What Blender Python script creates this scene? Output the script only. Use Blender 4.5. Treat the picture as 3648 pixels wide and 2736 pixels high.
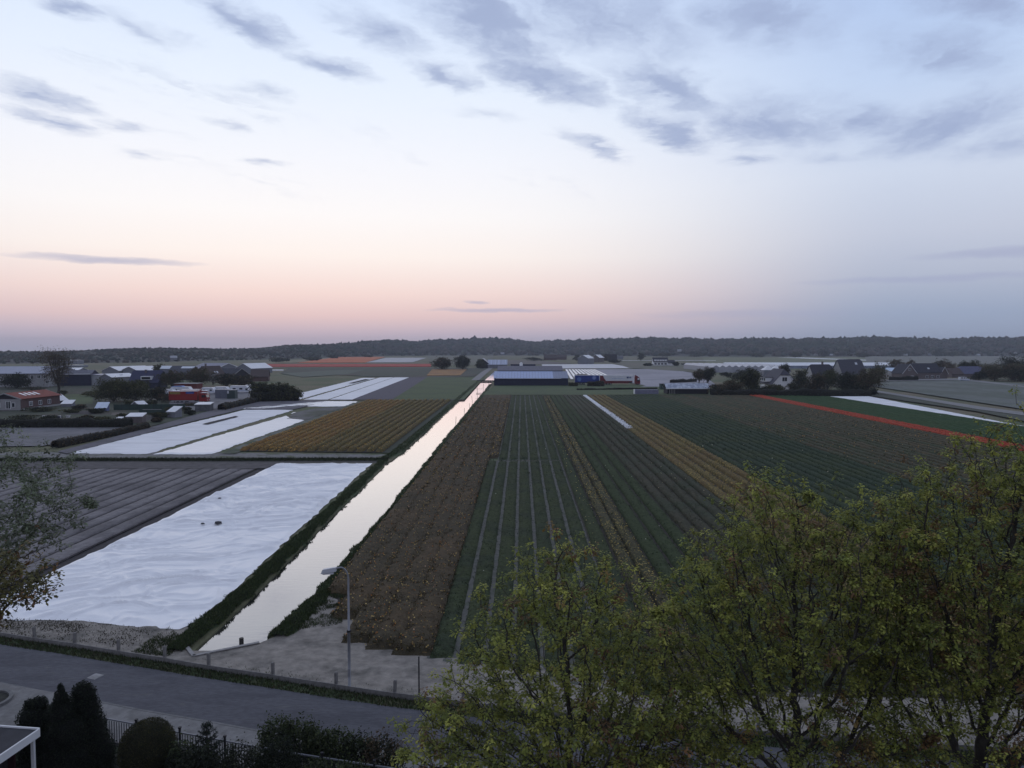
import bpy, bmesh, math, random
import numpy as np
from math import sin, cos, pi, radians, sqrt, atan2, hypot
from mathutils import Vector, Matrix

scene = bpy.context.scene
for o in list(bpy.data.objects):
    bpy.data.objects.remove(o)
C = scene.collection
rng = np.random.default_rng(11)


def S(r, g, b):
    f = lambda c: (c / 255 / 12.92) if c <= 10 else ((c / 255 + .055) / 1.055) ** 2.4
    return (f(r), f(g), f(b))


# ------------------------------------------------------------------ camera
cam = bpy.data.cameras.new('camera')
cam.sensor_width = 36.0
cam.lens = 36.0 * 2606.0 / 3648.0
cam.clip_start = 0.2
cam.clip_end = 12000
co = bpy.data.objects.new('camera', cam)
co.location = (0, 0, 16.0)
co.rotation_euler = (radians(90 - 2.746), 0, radians(0.747))
C.objects.link(co)
scene.camera = co

# ------------------------------------------------------------------ dusk sky
world = bpy.data.worlds.new('World')
scene.world = world
world.use_nodes = True
wt = world.node_tree
wt.nodes.clear()


def wn(kind, **kw):
    n = wt.nodes.new(kind)
    for k, v in kw.items():
        setattr(n, k, v)
    return n


def wmath(op, a, b=None, clamp=False):
    n = wn('ShaderNodeMath', operation=op, use_clamp=clamp)
    for i, x in enumerate((a, b)):
        if x is None:
            continue
        if isinstance(x, (int, float)):
            n.inputs[i].default_value = x
        else:
            wt.links.new(x, n.inputs[i])
    return n.outputs[0]


def wmix(fac, a, b):
    n = wn('ShaderNodeMix', data_type='RGBA')
    if isinstance(fac, (int, float)):
        n.inputs[0].default_value = fac
    else:
        wt.links.new(fac, n.inputs[0])
    for i, x in ((6, a), (7, b)):
        if isinstance(x, tuple):
            n.inputs[i].default_value = (*x, 1)
        else:
            wt.links.new(x, n.inputs[i])
    return n.outputs[2]


SUN_AZ = -18.0          # degrees, minus is left of the row direction (+Y)
tc = wn('ShaderNodeTexCoord')
direc = tc.outputs['Generated']
sep = wn('ShaderNodeSeparateXYZ')
wt.links.new(direc, sep.inputs[0])
zz = wmath('MAXIMUM', sep.outputs[2], 0.0)


def ramp(stops):
    n = wn('ShaderNodeValToRGB')
    wt.links.new(zz, n.inputs[0])
    el = n.color_ramp.elements
    while len(el) > 1:
        el.remove(el[-1])
    for i, (deg, c) in enumerate(stops):
        p = sin(radians(deg))
        e = el[0] if i == 0 else el.new(p)
        e.position = p
        e.color = (*S(*c), 1)
    return n.outputs[0]


glow = ramp([(0, (174, 173, 192)), (1.2, (196, 183, 198)), (2.5, (226, 199, 200)), (4.2, (242, 218, 213)),
             (7, (250, 240, 235)), (10, (249, 246, 246)), (14, (241, 243, 250)), (19, (228, 237, 251)),
             (25, (211, 226, 250)), (40, (178, 192, 220)), (90, (168, 176, 200))])
side = ramp([(0, (146, 157, 181)), (2.5, (153, 166, 191)), (5, (176, 184, 204)), (8, (192, 199, 217)),
             (12, (202, 212, 231)), (18, (190, 208, 237)), (25, (172, 194, 232)), (40, (170, 186, 216)), (90, (168, 176, 200))])
back = ramp([(0, (120, 122, 142)), (6, (138, 138, 158)), (14, (150, 154, 178)), (25, (158, 166, 194)), (40, (162, 172, 198)), (90, (168, 176, 200))])
hv = wn('ShaderNodeCombineXYZ')
wt.links.new(sep.outputs[0], hv.inputs[0])
wt.links.new(sep.outputs[1], hv.inputs[1])
hn = wn('ShaderNodeVectorMath', operation='NORMALIZE')
wt.links.new(hv.outputs[0], hn.inputs[0])
dt = wn('ShaderNodeVectorMath', operation='DOT_PRODUCT')
wt.links.new(hn.outputs[0], dt.inputs[0])
dt.inputs[1].default_value = (sin(radians(SUN_AZ)), cos(radians(SUN_AZ)), 0)


def mapr(x, a, b, c=0.0, d=1.0, smooth=True):
    n = wn('ShaderNodeMapRange', interpolation_type='SMOOTHSTEP' if smooth else 'LINEAR')
    wt.links.new(x, n.inputs[0])
    for i, v in enumerate((a, b, c, d)):
        n.inputs[i + 1].default_value = v
    return n.outputs[0]


f1 = mapr(dt.outputs['Value'], 0.998, 0.70)
f2 = mapr(dt.outputs['Value'], 0.50, -0.6)
clear = wmix(f2, wmix(f1, glow, side), back)

# a thin share of the physical sky, sun just above the horizon
nish = wn('ShaderNodeTexSky', sky_type='NISHITA')
nish.sun_disc = False
nish.sun_elevation = radians(1.5)
nish.sun_rotation = radians(SUN_AZ)
nsc = wn('ShaderNodeVectorMath', operation='SCALE')
wt.links.new(nish.outputs[0], nsc.inputs[0])
nsc.inputs[3].default_value = 0.10
clear = wmix(0.02, clear, nsc.outputs[0])

# cloud deck: a flat layer overhead, seen in perspective (direction / height)
dv = wn('ShaderNodeCombineXYZ')
zc = wmath('MAXIMUM', sep.outputs[2], 0.03)
wt.links.new(wmath('DIVIDE', sep.outputs[0], zc), dv.inputs[0])
wt.links.new(wmath('DIVIDE', sep.outputs[1], zc), dv.inputs[1])
deck = dv.outputs[0]


def noise(vec, scale, detail=4, rough=.55, rot=0, st=(1, 1, 1), loc=(0, 0, 0), col=False):
    m = wn('ShaderNodeMapping', vector_type='TEXTURE')
    wt.links.new(vec, m.inputs[0])
    m.inputs['Location'].default_value = loc
    m.inputs['Rotation'].default_value = (0, 0, rot)
    m.inputs['Scale'].default_value = st
    n = wn('ShaderNodeTexNoise')
    n.inputs['Scale'].default_value = scale
    n.inputs['Detail'].default_value = detail
    n.inputs['Roughness'].default_value = rough
    wt.links.new(m.outputs[0], n.inputs['Vector'])
    return n.outputs[1 if col else 0]


wv = wn('ShaderNodeVectorMath', operation='SUBTRACT')
wt.links.new(noise(deck, 4.5, 5, .62, col=True), wv.inputs[0])
wv.inputs[1].default_value = (.5, .5, .5)
wv2 = wn('ShaderNodeVectorMath', operation='SCALE')
wt.links.new(wv.outputs[0], wv2.inputs[0])
wv2.inputs[3].default_value = 0.30
wv3 = wn('ShaderNodeVectorMath', operation='ADD')
wt.links.new(deck, wv3.inputs[0])
wt.links.new(wv2.outputs[0], wv3.inputs[1])
warped = wv3.outputs[0]
BANKS = [  # (centre x, y, heading, half length, half width, weight) of the cloud banks on the deck
    ((-0.118, 2.313, 1.241, 0.421, 0.087), 1.0), ((0.101, 2.798, 0.876, 0.38, 0.08), 1.0), ((0.237, 2.286, 0.669, 0.411, 0.124), .85),
    ((0.547, 2.865, 0.993, 0.389, 0.086), .9), ((0.686, 3.418, 1.016, 0.44, 0.078), .9), ((0.719, 2.277, 0.578, 0.336, 0.103), .7),
    ((1.067, 3.32, 0.656, 0.536, 0.172), .85), ((1.548, 3.309, 0.733, 0.345, 0.093), .9), ((1.92, 3.382, 1.47, 0.549, 0.125), .95),
    ((1.431, 2.547, 0.564, 0.352, 0.091), .75), ((-0.852, 2.296, 1.219, 0.218, 0.054), .9), ((-0.684, 2.635, 0.798, 0.164, 0.052), .8),
    ((-0.442, 2.359, 1.144, 0.25, 0.062), .75), ((-0.269, 2.751, 0.972, 0.18, 0.047), .8), ((-1.915, 2.91, 1.321, 0.252, 0.072), .85),
    ((-2.06, 3.259, 1.32, 0.222, 0.068), .85), ((-1.311, 2.193, 1.157, 0.115, 0.047), .8), ((-1.178, 2.349, 1.258, 0.165, 0.04), .6),
    ((-1.019, 2.855, 0.688, 0.133, 0.052), .6), ((0.365, 3.705, 1.116, 0.313, 0.048), .85), ((-1.792, 3.323, 1.267, 0.138, 0.054), .6),
    ((1.363, 2.196, 0.464, 0.271, 0.074), .7), ((2.414, 3.69, -1.519, 0.381, 0.175), .7), ((1.211, 3.949, 0.468, 0.182, 0.052), .6),
    ((1.593, 3.897, 0.269, 0.256, 0.073), .5), ((-1.301, 3.34, 1.224, 0.122, 0.048), .5), ((-0.161, 3.16, 0.63, 0.154, 0.048), .4),
    ((1.257, 3.018, 0.631, 0.234, 0.068), .5), ((-1.936, 3.797, 0.775, 0.148, 0.069), .5), ((-1.388, 3.973, 0.834, 0.101, 0.047), .6)]
dens = None
for (bx, by, br, bl, bw), wgt in BANKS:
    m = wn('ShaderNodeMapping', vector_type='TEXTURE')
    wt.links.new(warped, m.inputs[0])
    m.inputs['Location'].default_value = (bx, by, 0)
    m.inputs['Rotation'].default_value = (0, 0, br)
    m.inputs['Scale'].default_value = (bl * 1.45, bw * 2.7, 1)
    ln = wn('ShaderNodeVectorMath', operation='LENGTH')
    wt.links.new(m.outputs[0], ln.inputs[0])
    v = wmath('MULTIPLY', wmath('SUBTRACT', 1.0, ln.outputs['Value'], True), wgt)
    dens = v if dens is None else wmath('MAXIMUM', dens, v)
BR = 1.23
streak = noise(warped, 5.5, 6, .58, BR, (2.4, .8, 1))
# outside the banks the deck goes on as thin broken streaks
thin = mapr(noise(deck, .9, 5, .6, BR, (1.5, .7, 1), (4, 2, 0)), .52, .8, 0, .55)
body = wmath('ADD', dens, wmath('MULTIPLY', wmath('SUBTRACT', streak, .53), wmath('ADD', .35, wmath('MULTIPLY', dens, 1.35))))
body = wmath('MAXIMUM', mapr(body, .0, .88), wmath('MULTIPLY', thin, mapr(streak, .45, .7)))
cfac = wmath('MULTIPLY', body, mapr(sep.outputs[2], .165, .245))
cfac = wmath('MULTIPLY', cfac, .88)
ccol = wmix(mapr(sep.outputs[2], .3, .95), S(154, 168, 201), S(120, 134, 172))
sky = wmix(cfac, clear, ccol)
# thin bars of cloud low over the horizon: (azimuth, height, half width, half height) in degrees
az = wmath('ARCTAN2', sep.outputs[0], sep.outputs[1])
el = wmath('ARCSINE', sep.outputs[2])
low = None
wob = wmath('MULTIPLY', wmath('SUBTRACT', noise(direc, 16, 4, .6, 0, (1, 1, .25)), .5), .012)
for a0, e0, a1, e1, w in ((-29.5, 6.05, 6.6, .30, .62), (-2.0, 3.02, 6.0, .22, .55), (-3.5, 3.62, 1.2, .12, .5),
                          (29.0, 4.75, 9.5, .32, .5), (33, 6.2, 6.0, .42, .55), (17, 2.6, 9, .35, .3), (60, 5, 14, .7, .4)):
    u = wmath('MULTIPLY', wmath('SUBTRACT', az, radians(a0)), 1 / radians(a1))
    v = wmath('MULTIPLY', wmath('SUBTRACT', wmath('ADD', el, wob), radians(e0)), 1 / radians(e1))
    r = wmath('SUBTRACT', 1.0, wmath('ADD', wmath('MULTIPLY', u, u), wmath('MULTIPLY', v, v)), True)
    r = wmath('MULTIPLY', r, w)
    low = r if low is None else wmath('MAXIMUM', low, r)
sky = wmix(low, sky, S(158, 164, 194))
bg = wn('ShaderNodeBackground')
wt.links.new(sky, bg.inputs[0])
bg.inputs[1].default_value = 1.0
wo = wn('ShaderNodeOutputWorld')
wt.links.new(bg.outputs[0], wo.inputs[0])

sun = bpy.data.lights.new('sun', 'SUN')
sun.energy = 0.20
sun.angle = radians(60)
sun.color = (1.0, .80, .72)
so = bpy.data.objects.new('sun', sun)
so.rotation_euler = (radians(90 - 12), 0, radians(180 - SUN_AZ))
so.location = (-300, 900, 300)
C.objects.link(so)

scene.view_settings.view_transform = 'Standard'
scene.view_settings.look = 'None'
scene.view_settings.exposure = 0.12
scene.view_settings.gamma = 1.0
scene.view_settings.use_curve_mapping = False
scene.render.engine = 'CYCLES'
scene.cycles.use_denoising = True
scene.cycles.max_bounces = 6
scene.cycles.diffuse_bounces = 3
scene.cycles.glossy_bounces = 2
scene.cycles.transmission_bounces = 3
scene.cycles.volume_bounces = 0
scene.cycles.transparent_max_bounces = 8

# ------------------------------------------------------------------ materials
MATS = {}


def mat(name, col, rough=.85, var=.18, scale=3.0, bump=0.0, bscale=20.0, spec=.3, attr=False, col2=None, c2scale=.4,
        c2lo=.45, c2hi=.6, metal=0.0, transl=0.0, stretch=(1, 1, 1), detail=4, third=None):
    """Procedural surface: base colour (or the 'Col' attribute) broken up by noise, a second tone in patches, fine relief."""
    if name in MATS:
        return MATS[name]
    m = bpy.data.materials.new(name)
    m.use_nodes = True
    nt = m.node_tree
    L = nt.links.new
    b = nt.nodes['Principled BSDF']
    b.inputs['Roughness'].default_value = rough
    b.inputs['Specular IOR Level'].default_value = spec
    b.inputs['Metallic'].default_value = metal
    tcn = nt.nodes.new('ShaderNodeTexCoord')
    mp = nt.nodes.new('ShaderNodeMapping')
    mp.inputs['Scale'].default_value = stretch
    L(tcn.outputs['Object'], mp.inputs[0])

    def nz(s, d=4):
        n = nt.nodes.new('ShaderNodeTexNoise')
        n.inputs['Scale'].default_value = s
        n.inputs['Detail'].default_value = d
        n.inputs['Roughness'].default_value = .6
        L(mp.outputs[0], n.inputs['Vector'])
        return n.outputs[0]

    def rg(x, a, b_, c, d, smooth=True):
        n = nt.nodes.new('ShaderNodeMapRange')
        n.interpolation_type = 'SMOOTHSTEP' if smooth else 'LINEAR'
        L(x, n.inputs[0])
        for i, v in enumerate((a, b_, c, d)):
            n.inputs[i + 1].default_value = v
        return n.outputs[0]

    if attr:
        a = nt.nodes.new('ShaderNodeAttribute')
        a.attribute_name = 'Col'
        cs = a.outputs[0]
    else:
        r = nt.nodes.new('ShaderNodeRGB')
        r.outputs[0].default_value = (*col, 1)
        cs = r.outputs[0]
    for c2, s2, lo, hi in ([(col2, c2scale, c2lo, c2hi)] if col2 else []) + ([third] if third else []):
        mx = nt.nodes.new('ShaderNodeMix')
        mx.data_type = 'RGBA'
        L(rg(nz(s2, detail), lo, hi, 0, 1), mx.inputs[0])
        L(cs, mx.inputs[6])
        mx.inputs[7].default_value = (*c2, 1)
        cs = mx.outputs[2]
    if var:
        hs = nt.nodes.new('ShaderNodeVectorMath')
        hs.operation = 'SCALE'
        L(cs, hs.inputs[0])
        L(rg(nz(scale, detail), .3, .7, 1 - var, 1 + var, False), hs.inputs[3])
        cs = hs.outputs[0]
    L(cs, b.inputs['Base Color'])
    if bump:
        bn = nt.nodes.new('ShaderNodeBump')
        bn.inputs['Strength'].default_value = 1.0
        bn.inputs['Distance'].default_value = bump
        L(nz(bscale, 5), bn.inputs['Height'])
        L(bn.outputs[0], b.inputs['Normal'])
    if transl:
        t = nt.nodes.new('ShaderNodeBsdfTranslucent')
        L(cs, t.inputs[0])
        ms = nt.nodes.new('ShaderNodeMixShader')
        ms.inputs[0].default_value = transl
        L(b.outputs[0], ms.inputs[1])
        L(t.outputs[0], ms.inputs[2])
        L(ms.outputs[0], nt.nodes['Material Output'].inputs[0])
    MATS[name] = m
    return m


# ------------------------------------------------------------------ object helpers
def link(o, parent=None):
    C.objects.link(o)
    if parent is not None:
        o.parent = parent
    return o


def tag(o, label=None, cat=None, group=None, kind=None):
    if label:
        o['label'] = label
    if cat:
        o['category'] = cat
    if group:
        o['group'] = group
    if kind:
        o['kind'] = kind
    return o


def thing(name, label, cat, loc=(0, 0, 0), rz=0.0, group=None):
    o = bpy.data.objects.new(name, None)
    o.empty_display_size = .5
    link(o)
    o.location = loc
    o.rotation_euler = (0, 0, rz)
    return tag(o, label, cat, group)


class MB:
    """Collects boxes, prisms, tubes and quads and links them as ONE mesh object."""

    def __init__(s):
        s.v, s.f = [], []

    def add(s, vs, fs):
        b = len(s.v)
        s.v += [tuple(map(float, p)) for p in vs]
        s.f += [tuple(b + i for i in f) for f in fs]
        return s

    def quad(s, *p):
        return s.add(p, [tuple(range(len(p)))])

    def box(s, cx, cy, cz, sx, sy, sz, rz=0.0):
        vs = []
        c_, s_ = cos(rz), sin(rz)
        for k in (-.5, .5):
            for j, i in ((-.5, -.5), (-.5, .5), (.5, .5), (.5, -.5)):
                x, y = i * sx, j * sy
                vs.append((cx + x * c_ - y * s_, cy + x * s_ + y * c_, cz + k * sz))
        return s.add(vs, [(3, 2, 1, 0), (4, 5, 6, 7), (0, 1, 5, 4), (1, 2, 6, 5), (2, 3, 7, 6), (3, 0, 4, 7)])

    def prism(s, poly, z0, z1):
        n = len(poly)
        vs = [(x, y, z0) for x, y in poly] + [(x, y, z1) for x, y in poly]
        fs = [tuple(range(n - 1, -1, -1)), tuple(range(n, 2 * n))] + [(i, (i + 1) % n, n + (i + 1) % n, n + i) for i in range(n)]
        return s.add(vs, fs)

    def xprism(s, prof, x0, x1):
        """profile of (y, z) extruded along x"""
        n = len(prof)
        vs = [(x0, y, z) for y, z in prof] + [(x1, y, z) for y, z in prof]
        fs = [tuple(range(n)), tuple(range(2 * n - 1, n - 1, -1))] + [(i, n + i, n + (i + 1) % n, (i + 1) % n) for i in range(n)]
        return s.add(vs, fs)

    def yprism(s, prof, y0, y1):
        n = len(prof)
        vs = [(x, y0, z) for x, z in prof] + [(x, y1, z) for x, z in prof]
        fs = [tuple(range(n)), tuple(range(2 * n - 1, n - 1, -1))] + [(i, n + i, n + (i + 1) % n, (i + 1) % n) for i in range(n)]
        return s.add(vs, fs)

    def tube(s, pts, rad, n=6):
        pts = [Vector(p) for p in pts]
        if not hasattr(rad, '__len__'):
            rad = [rad] * len(pts)
        vs, fs = [], []
        up = None
        for i, p in enumerate(pts):
            d = (pts[min(i + 1, len(pts) - 1)] - pts[max(i - 1, 0)]).normalized()
            if up is None:
                up = Vector((0, 0, 1)) if abs(d.z) < .9 else Vector((1, 0, 0))
            a = d.cross(up).normalized()
            b = a.cross(d)
            up = b
            for k in range(n):
                t = 2 * pi * k / n
                vs.append(p + (a * cos(t) + b * sin(t)) * rad[i])
        for i in range(len(pts) - 1):
            for k in range(n):
                k2 = (k + 1) % n
                fs.append((i * n + k, i * n + k2, (i + 1) * n + k2, (i + 1) * n + k))
        fs.append(tuple(range(n)))
        fs.append(tuple(range(len(pts) * n - 1, (len(pts) - 1) * n - 1, -1)))
        return s.add(vs, fs)

    def cyl(s, cx, cy, z0, z1, r, n=12, axis='z'):
        p0, p1 = {'z': ((cx, cy, z0), (cx, cy, z1)), 'y': ((cx, z0, cy), (cx, z1, cy)), 'x': ((z0, cx, cy), (z1, cx, cy))}[axis]
        return s.tube([p0, p1], r, n)

    def build(s, name, m, parent=None, smooth=False, recalc=False):
        me = bpy.data.meshes.new(name)
        me.from_pydata(s.v, [], s.f)
        if recalc:
            bm = bmesh.new()
            bm.from_mesh(me)
            bmesh.ops.recalc_face_normals(bm, faces=bm.faces)
            bm.to_mesh(me)
            bm.free()
        me.materials.append(m)
        if smooth:
            me.polygons.foreach_set('use_smooth', [True] * len(me.polygons))
        me.update()
        return link(bpy.data.objects.new(name, me), parent)


def npmesh(name, V, F, m, cols=None, parent=None, smooth=False):
    """V (n,3) vertices, F (k,c) faces of one size, cols (n,3) per-vertex colour."""
    V = np.asarray(V, np.float32)
    F = np.asarray(F, np.int32)
    me = bpy.data.meshes.new(name)
    me.vertices.add(len(V))
    me.vertices.foreach_set('co', V.ravel())
    k, c = F.shape
    me.loops.add(k * c)
    me.loops.foreach_set('vertex_index', F.ravel())
    me.polygons.add(k)
    me.polygons.foreach_set('loop_start', np.arange(0, k * c, c, dtype=np.int32))
    me.polygons.foreach_set('loop_total', np.full(k, c, np.int32))
    if smooth:
        me.polygons.foreach_set('use_smooth', np.ones(k, bool))
    me.update(calc_edges=True)
    if cols is not None:
        a = me.attributes.new('Col', 'FLOAT_COLOR', 'POINT')
        a.data.foreach_set('color', np.hstack([cols, np.ones((len(cols), 1))]).astype(np.float32).ravel())
    me.materials.append(m)
    return link(bpy.data.objects.new(name, me), parent)


_lat = np.random.default_rng(5).random((256, 256))


def vnoise(x, y):
    xi, yi = np.floor(x).astype(int), np.floor(y).astype(int)
    fx, fy = x - xi, y - yi
    fx, fy = fx * fx * (3 - 2 * fx), fy * fy * (3 - 2 * fy)
    g = lambda a, b: _lat[a & 255, b & 255]
    return (g(xi, yi) * (1 - fx) + g(xi + 1, yi) * fx) * (1 - fy) + (g(xi, yi + 1) * (1 - fx) + g(xi + 1, yi + 1) * fx) * fy


def fbm(x, y, o=4):
    r, a, t = 0, 1.0, 0
    for i in range(o):
        r = r + a * vnoise(x * 2 ** i + 17.3 * i, y * 2 ** i + 9.1 * i)
        t += a
        a *= .5
    return r / t


def leafquads(cen, nrm_up, size, rg, aspect=.6, flop=1.0):
    """kite leaves at points cen (n,3), one quad each, random tilt"""
    n = len(cen)
    d = rg.normal(size=(n, 3))
    d[:, 2] *= flop
    d[:, 2] += nrm_up
    d /= np.linalg.norm(d, axis=1)[:, None]
    e = np.cross(d, rg.normal(size=(n, 3)))
    e /= np.linalg.norm(e, axis=1)[:, None] + 1e-9
    s = (np.asarray(size) * rg.uniform(.6, 1.3, n))[:, None]
    V = np.stack([cen - d * s * .5, cen + e * s * aspect * .5, cen + d * s * .5, cen - e * s * aspect * .5], 1)
    return V.reshape(-1, 3), np.arange(n * 4).reshape(-1, 4)


def colvar(base, n, rg, per=4, lum=.3, hue=.12):
    base = np.asarray(base, float)
    c = base[None] * (1 + rg.normal(0, lum, (n, 1)).clip(-.75, 1.2)) * (1 + rg.normal(0, hue, (n, 3)).clip(-.4, .4))
    return np.repeat(c.clip(0.002, .95), per, 0)


_z = [0.012]


def layer():
    _z[0] += .006
    return _z[0]


def patch(name, pts, m, z=None, kind='structure', parent=None, label=None, cat=None):
    """flat ground sheet with its own height step"""
    z = layer() if z is None else z
    o = MB().quad(*[(x, y, z) for x, y in pts]).build(name, m, parent)
    if o.data.polygons[0].normal.z < 0:
        o.data.flip_normals()
    return tag(o, label, cat, None, kind)


def dup(root, loc, rz=None, label=None, scale=None):
    def cp(o, p):
        c = o.copy()
        link(c, p)
        for k in o.children:
            cp(k, c)
        return c
    r = cp(root, None)
    r.location = loc
    if rz is not None:
        r.rotation_euler = (0, 0, rz)
    if scale is not None:
        r.scale = scale if hasattr(scale, '__len__') else (scale,) * 3
    if label:
        r['label'] = label
    return r

# ------------------------------------------------------------------ setting: ground, canal, road
M_ground = mat('meadow', S(92, 92, 68), .95, .3, .9, col2=S(104, 96, 76), c2scale=.012, c2lo=.42, c2hi=.58, third=(S(76, 86, 58), .035, .48, .6))
M_sand = mat('sandy_soil', (.235, .212, .184), .95, .3, 1.6, .10, 2.6, col2=(.13, .12, .105), c2scale=.5, c2lo=.48, c2hi=.7, detail=6)
M_soil = mat('grey_soil', (.175, .163, .165), .95, .25, 2.5, .05, 6, col2=(.115, .107, .11), c2scale=.15)
M_soil_dark = mat('dark_soil', (.045, .040, .042), .95, .3, 2.5, .05, 6)
M_asphalt = mat('asphalt', (.092, .092, .104), .9, .22, 6.0, .012, 60, col2=(.074, .074, .085), c2scale=.5, detail=8, stretch=(.5, 1.6, 1), third=((.115, .112, .112), 1.4, .58, .72))
M_pave = mat('paving', (.19, .185, .18), .9, .2, 3, .01, 30, col2=(.15, .145, .14), c2scale=.8)
M_grassblade = mat('grass_blades', (1, 1, 1), .8, .2, .7, attr=True, transl=.25)
M_grass = mat('grass', (.055, .075, .035), .95, .3, 2.0, .05, 8, col2=(.075, .08, .04), c2scale=.3)
M_lawn = mat('lawn', (.066, .092, .036), .95, .2, 1.2, 0, col2=(.056, .078, .034), c2scale=.06)
M_garden = mat('garden_soil', (.035, .034, .03), .95, .4, 1.5, .05, 5, col2=(.03, .04, .02), c2scale=.6)

WL = -.10
CL = [(-17.53, 38.82), (-17.59, 49.27), (-18.27, 69.74), (-18.95, 101.5), (-19.4, 104.6), (-18.75, 106.5), (-18.64, 134.93), (-19.3, 205), (-19.81, 268.34), (-20.39, 361.14), (-19.2, 380.4), (-19.2, 402), (-19.6, 520)]
CR = [(-14.78, 40.3), (-13.94, 49.32), (-13.61, 69.81), (-13.63, 101.5), (-13.65, 104.6), (-13.65, 106.5), (-13.8, 134.93), (-14.0, 205), (-14.24, 268.34), (-14.7, 361.14), (-14.4, 380.4), (-14.5, 402), (-14.6, 520)]
CL = [(x * .9758, y * .9758) for x, y in CL]
CR = [(x * .9758, y * .9758) for x, y in CR]
ys = [36.6] + [p[1] for p in CL[1:]]
g = MB()
FARX, FARY = 3600, 3200
xl = [p[0] - .25 for p in CL]
xr = [p[0] + .25 for p in CR]
g.quad((-FARX, -300, 0), (FARX, -300, 0), (FARX, ys[0], 0), (-FARX, ys[0], 0))
for i in range(len(ys) - 1):
    a, b = ys[i], ys[i + 1]
    g.quad((-FARX, a, 0), (xl[i], a, 0), (xl[i + 1], b, 0), (-FARX, b, 0))
    g.quad((xr[i], a, 0), (FARX, a, 0), (FARX, b, 0), (xr[i + 1], b, 0))
    g.quad((xl[i], a, 0), (xl[i] + .35, a, -.9), (xl[i + 1] + .35, b, -1.2), (xl[i + 1], b, 0))
    g.quad((xr[i] - .35, a, -1.2), (xr[i], a, 0), (xr[i + 1], b, 0), (xr[i + 1] - .35, b, -1.2))
g.quad((xl[0], ys[0], 0), (xr[0], ys[0], 0), (xr[0] - .35, ys[0], -1.2), (xl[0] + .35, ys[0], -1.2))
g.quad((xl[-1], ys[-1], 0), (xl[-1] + .35, ys[-1], -1.2), (xr[-1] - .35, ys[-1], -1.2), (xr[-1], ys[-1], 0))
g.quad((-FARX, ys[-1], 0), (FARX, ys[-1], 0), (FARX, FARY, 0), (-FARX, FARY, 0))
g.quad((xl[0] + .35, ys[0], -1.2), (xr[0] - .35, ys[0], -1.2), (xr[-1] - .35, ys[-1], -1.2), (xl[-1] + .35, ys[-1], -1.2))
tag(g.build('ground', M_ground), kind='structure')

mw = bpy.data.materials.new('canal_water')
mw.use_nodes = True
nt = mw.node_tree
b = nt.nodes['Principled BSDF']
b.inputs['Base Color'].default_value = (.030, .030, .028, 1)
b.inputs['Roughness'].default_value = .03
b.inputs['IOR'].default_value = 1.33
b.inputs['Specular IOR Level'].default_value = 1.0
b.inputs['Coat Weight'].default_value = 1.0
b.inputs['Coat IOR'].default_value = 1.9
b.inputs['Coat Roughness'].default_value = .02
tcn = nt.nodes.new('ShaderNodeTexCoord')
mp = nt.nodes.new('ShaderNodeMapping')
mp.inputs['Scale'].default_value = (.5, 2.2, 1)
nt.links.new(tcn.outputs['Object'], mp.inputs[0])
nn = nt.nodes.new('ShaderNodeTexNoise')
nn.inputs['Scale'].default_value = 1.6
nn.inputs['Detail'].default_value = 4
nt.links.new(mp.outputs[0], nn.inputs['Vector'])
bn = nt.nodes.new('ShaderNodeBump')
bn.inputs['Distance'].default_value = .007
bn.inputs['Strength'].default_value = .6
nt.links.new(nn.outputs[0], bn.inputs['Height'])
nt.links.new(bn.outputs[0], b.inputs['Normal'])
nt.links.new(bn.outputs[0], b.inputs['Coat Normal'])
w = MB()
for i in range(len(ys) - 1):
    w.quad((xl[i] + .02, ys[i], WL), (xr[i] - .02, ys[i], WL), (xr[i + 1] - .02, ys[i + 1], WL), (xl[i + 1] + .02, ys[i + 1], WL))
tag(w.build('canal_water', mw), 'still narrow canal reflecting the pale pink evening sky', None, None, 'structure')

# line of the board fence along the road
FP = [(-90, 58.5), (-60, 48.9), (-43, 43.8), (-26.6, 38.95), (-23.95, 38.2), (-21.08, 37.3), (-18.23, 36.45), (-15.6, 35.6), (-12.04, 34.6), (-8.71, 33.6), (-5.82, 32.8),
      (-1.5, 31.8), (2.5, 30.95), (6.65, 30.2), (9.8, 29.7), (12.9, 29.25), (16, 28.85), (20, 28.45), (30, 27.7), (60, 26.0), (110, 24.0)]


def offs(d0, d1, pts=FP):
    """strip of quads between two offsets toward the viewer from the fence line"""
    a, b_ = [], []
    for i, (x, y) in enumerate(pts):
        x0, y0 = pts[max(i - 1, 0)]
        x1, y1 = pts[min(i + 1, len(pts) - 1)]
        n = hypot(x1 - x0, y1 - y0)
        nx, ny = (y1 - y0) / n, -(x1 - x0) / n
        a.append((x + nx * d0, y + ny * d0))
        b_.append((x + nx * d1, y + ny * d1))
    return a, b_


def strip(name, d0, d1, m, z):
    a, b_ = offs(d0, d1)
    q = MB()
    for i in range(len(a) - 1):
        q.quad((*b_[i], z), (*b_[i + 1], z), (*a[i + 1], z), (*a[i], z))
    return tag(q.build(name, m), kind='structure')


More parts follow.
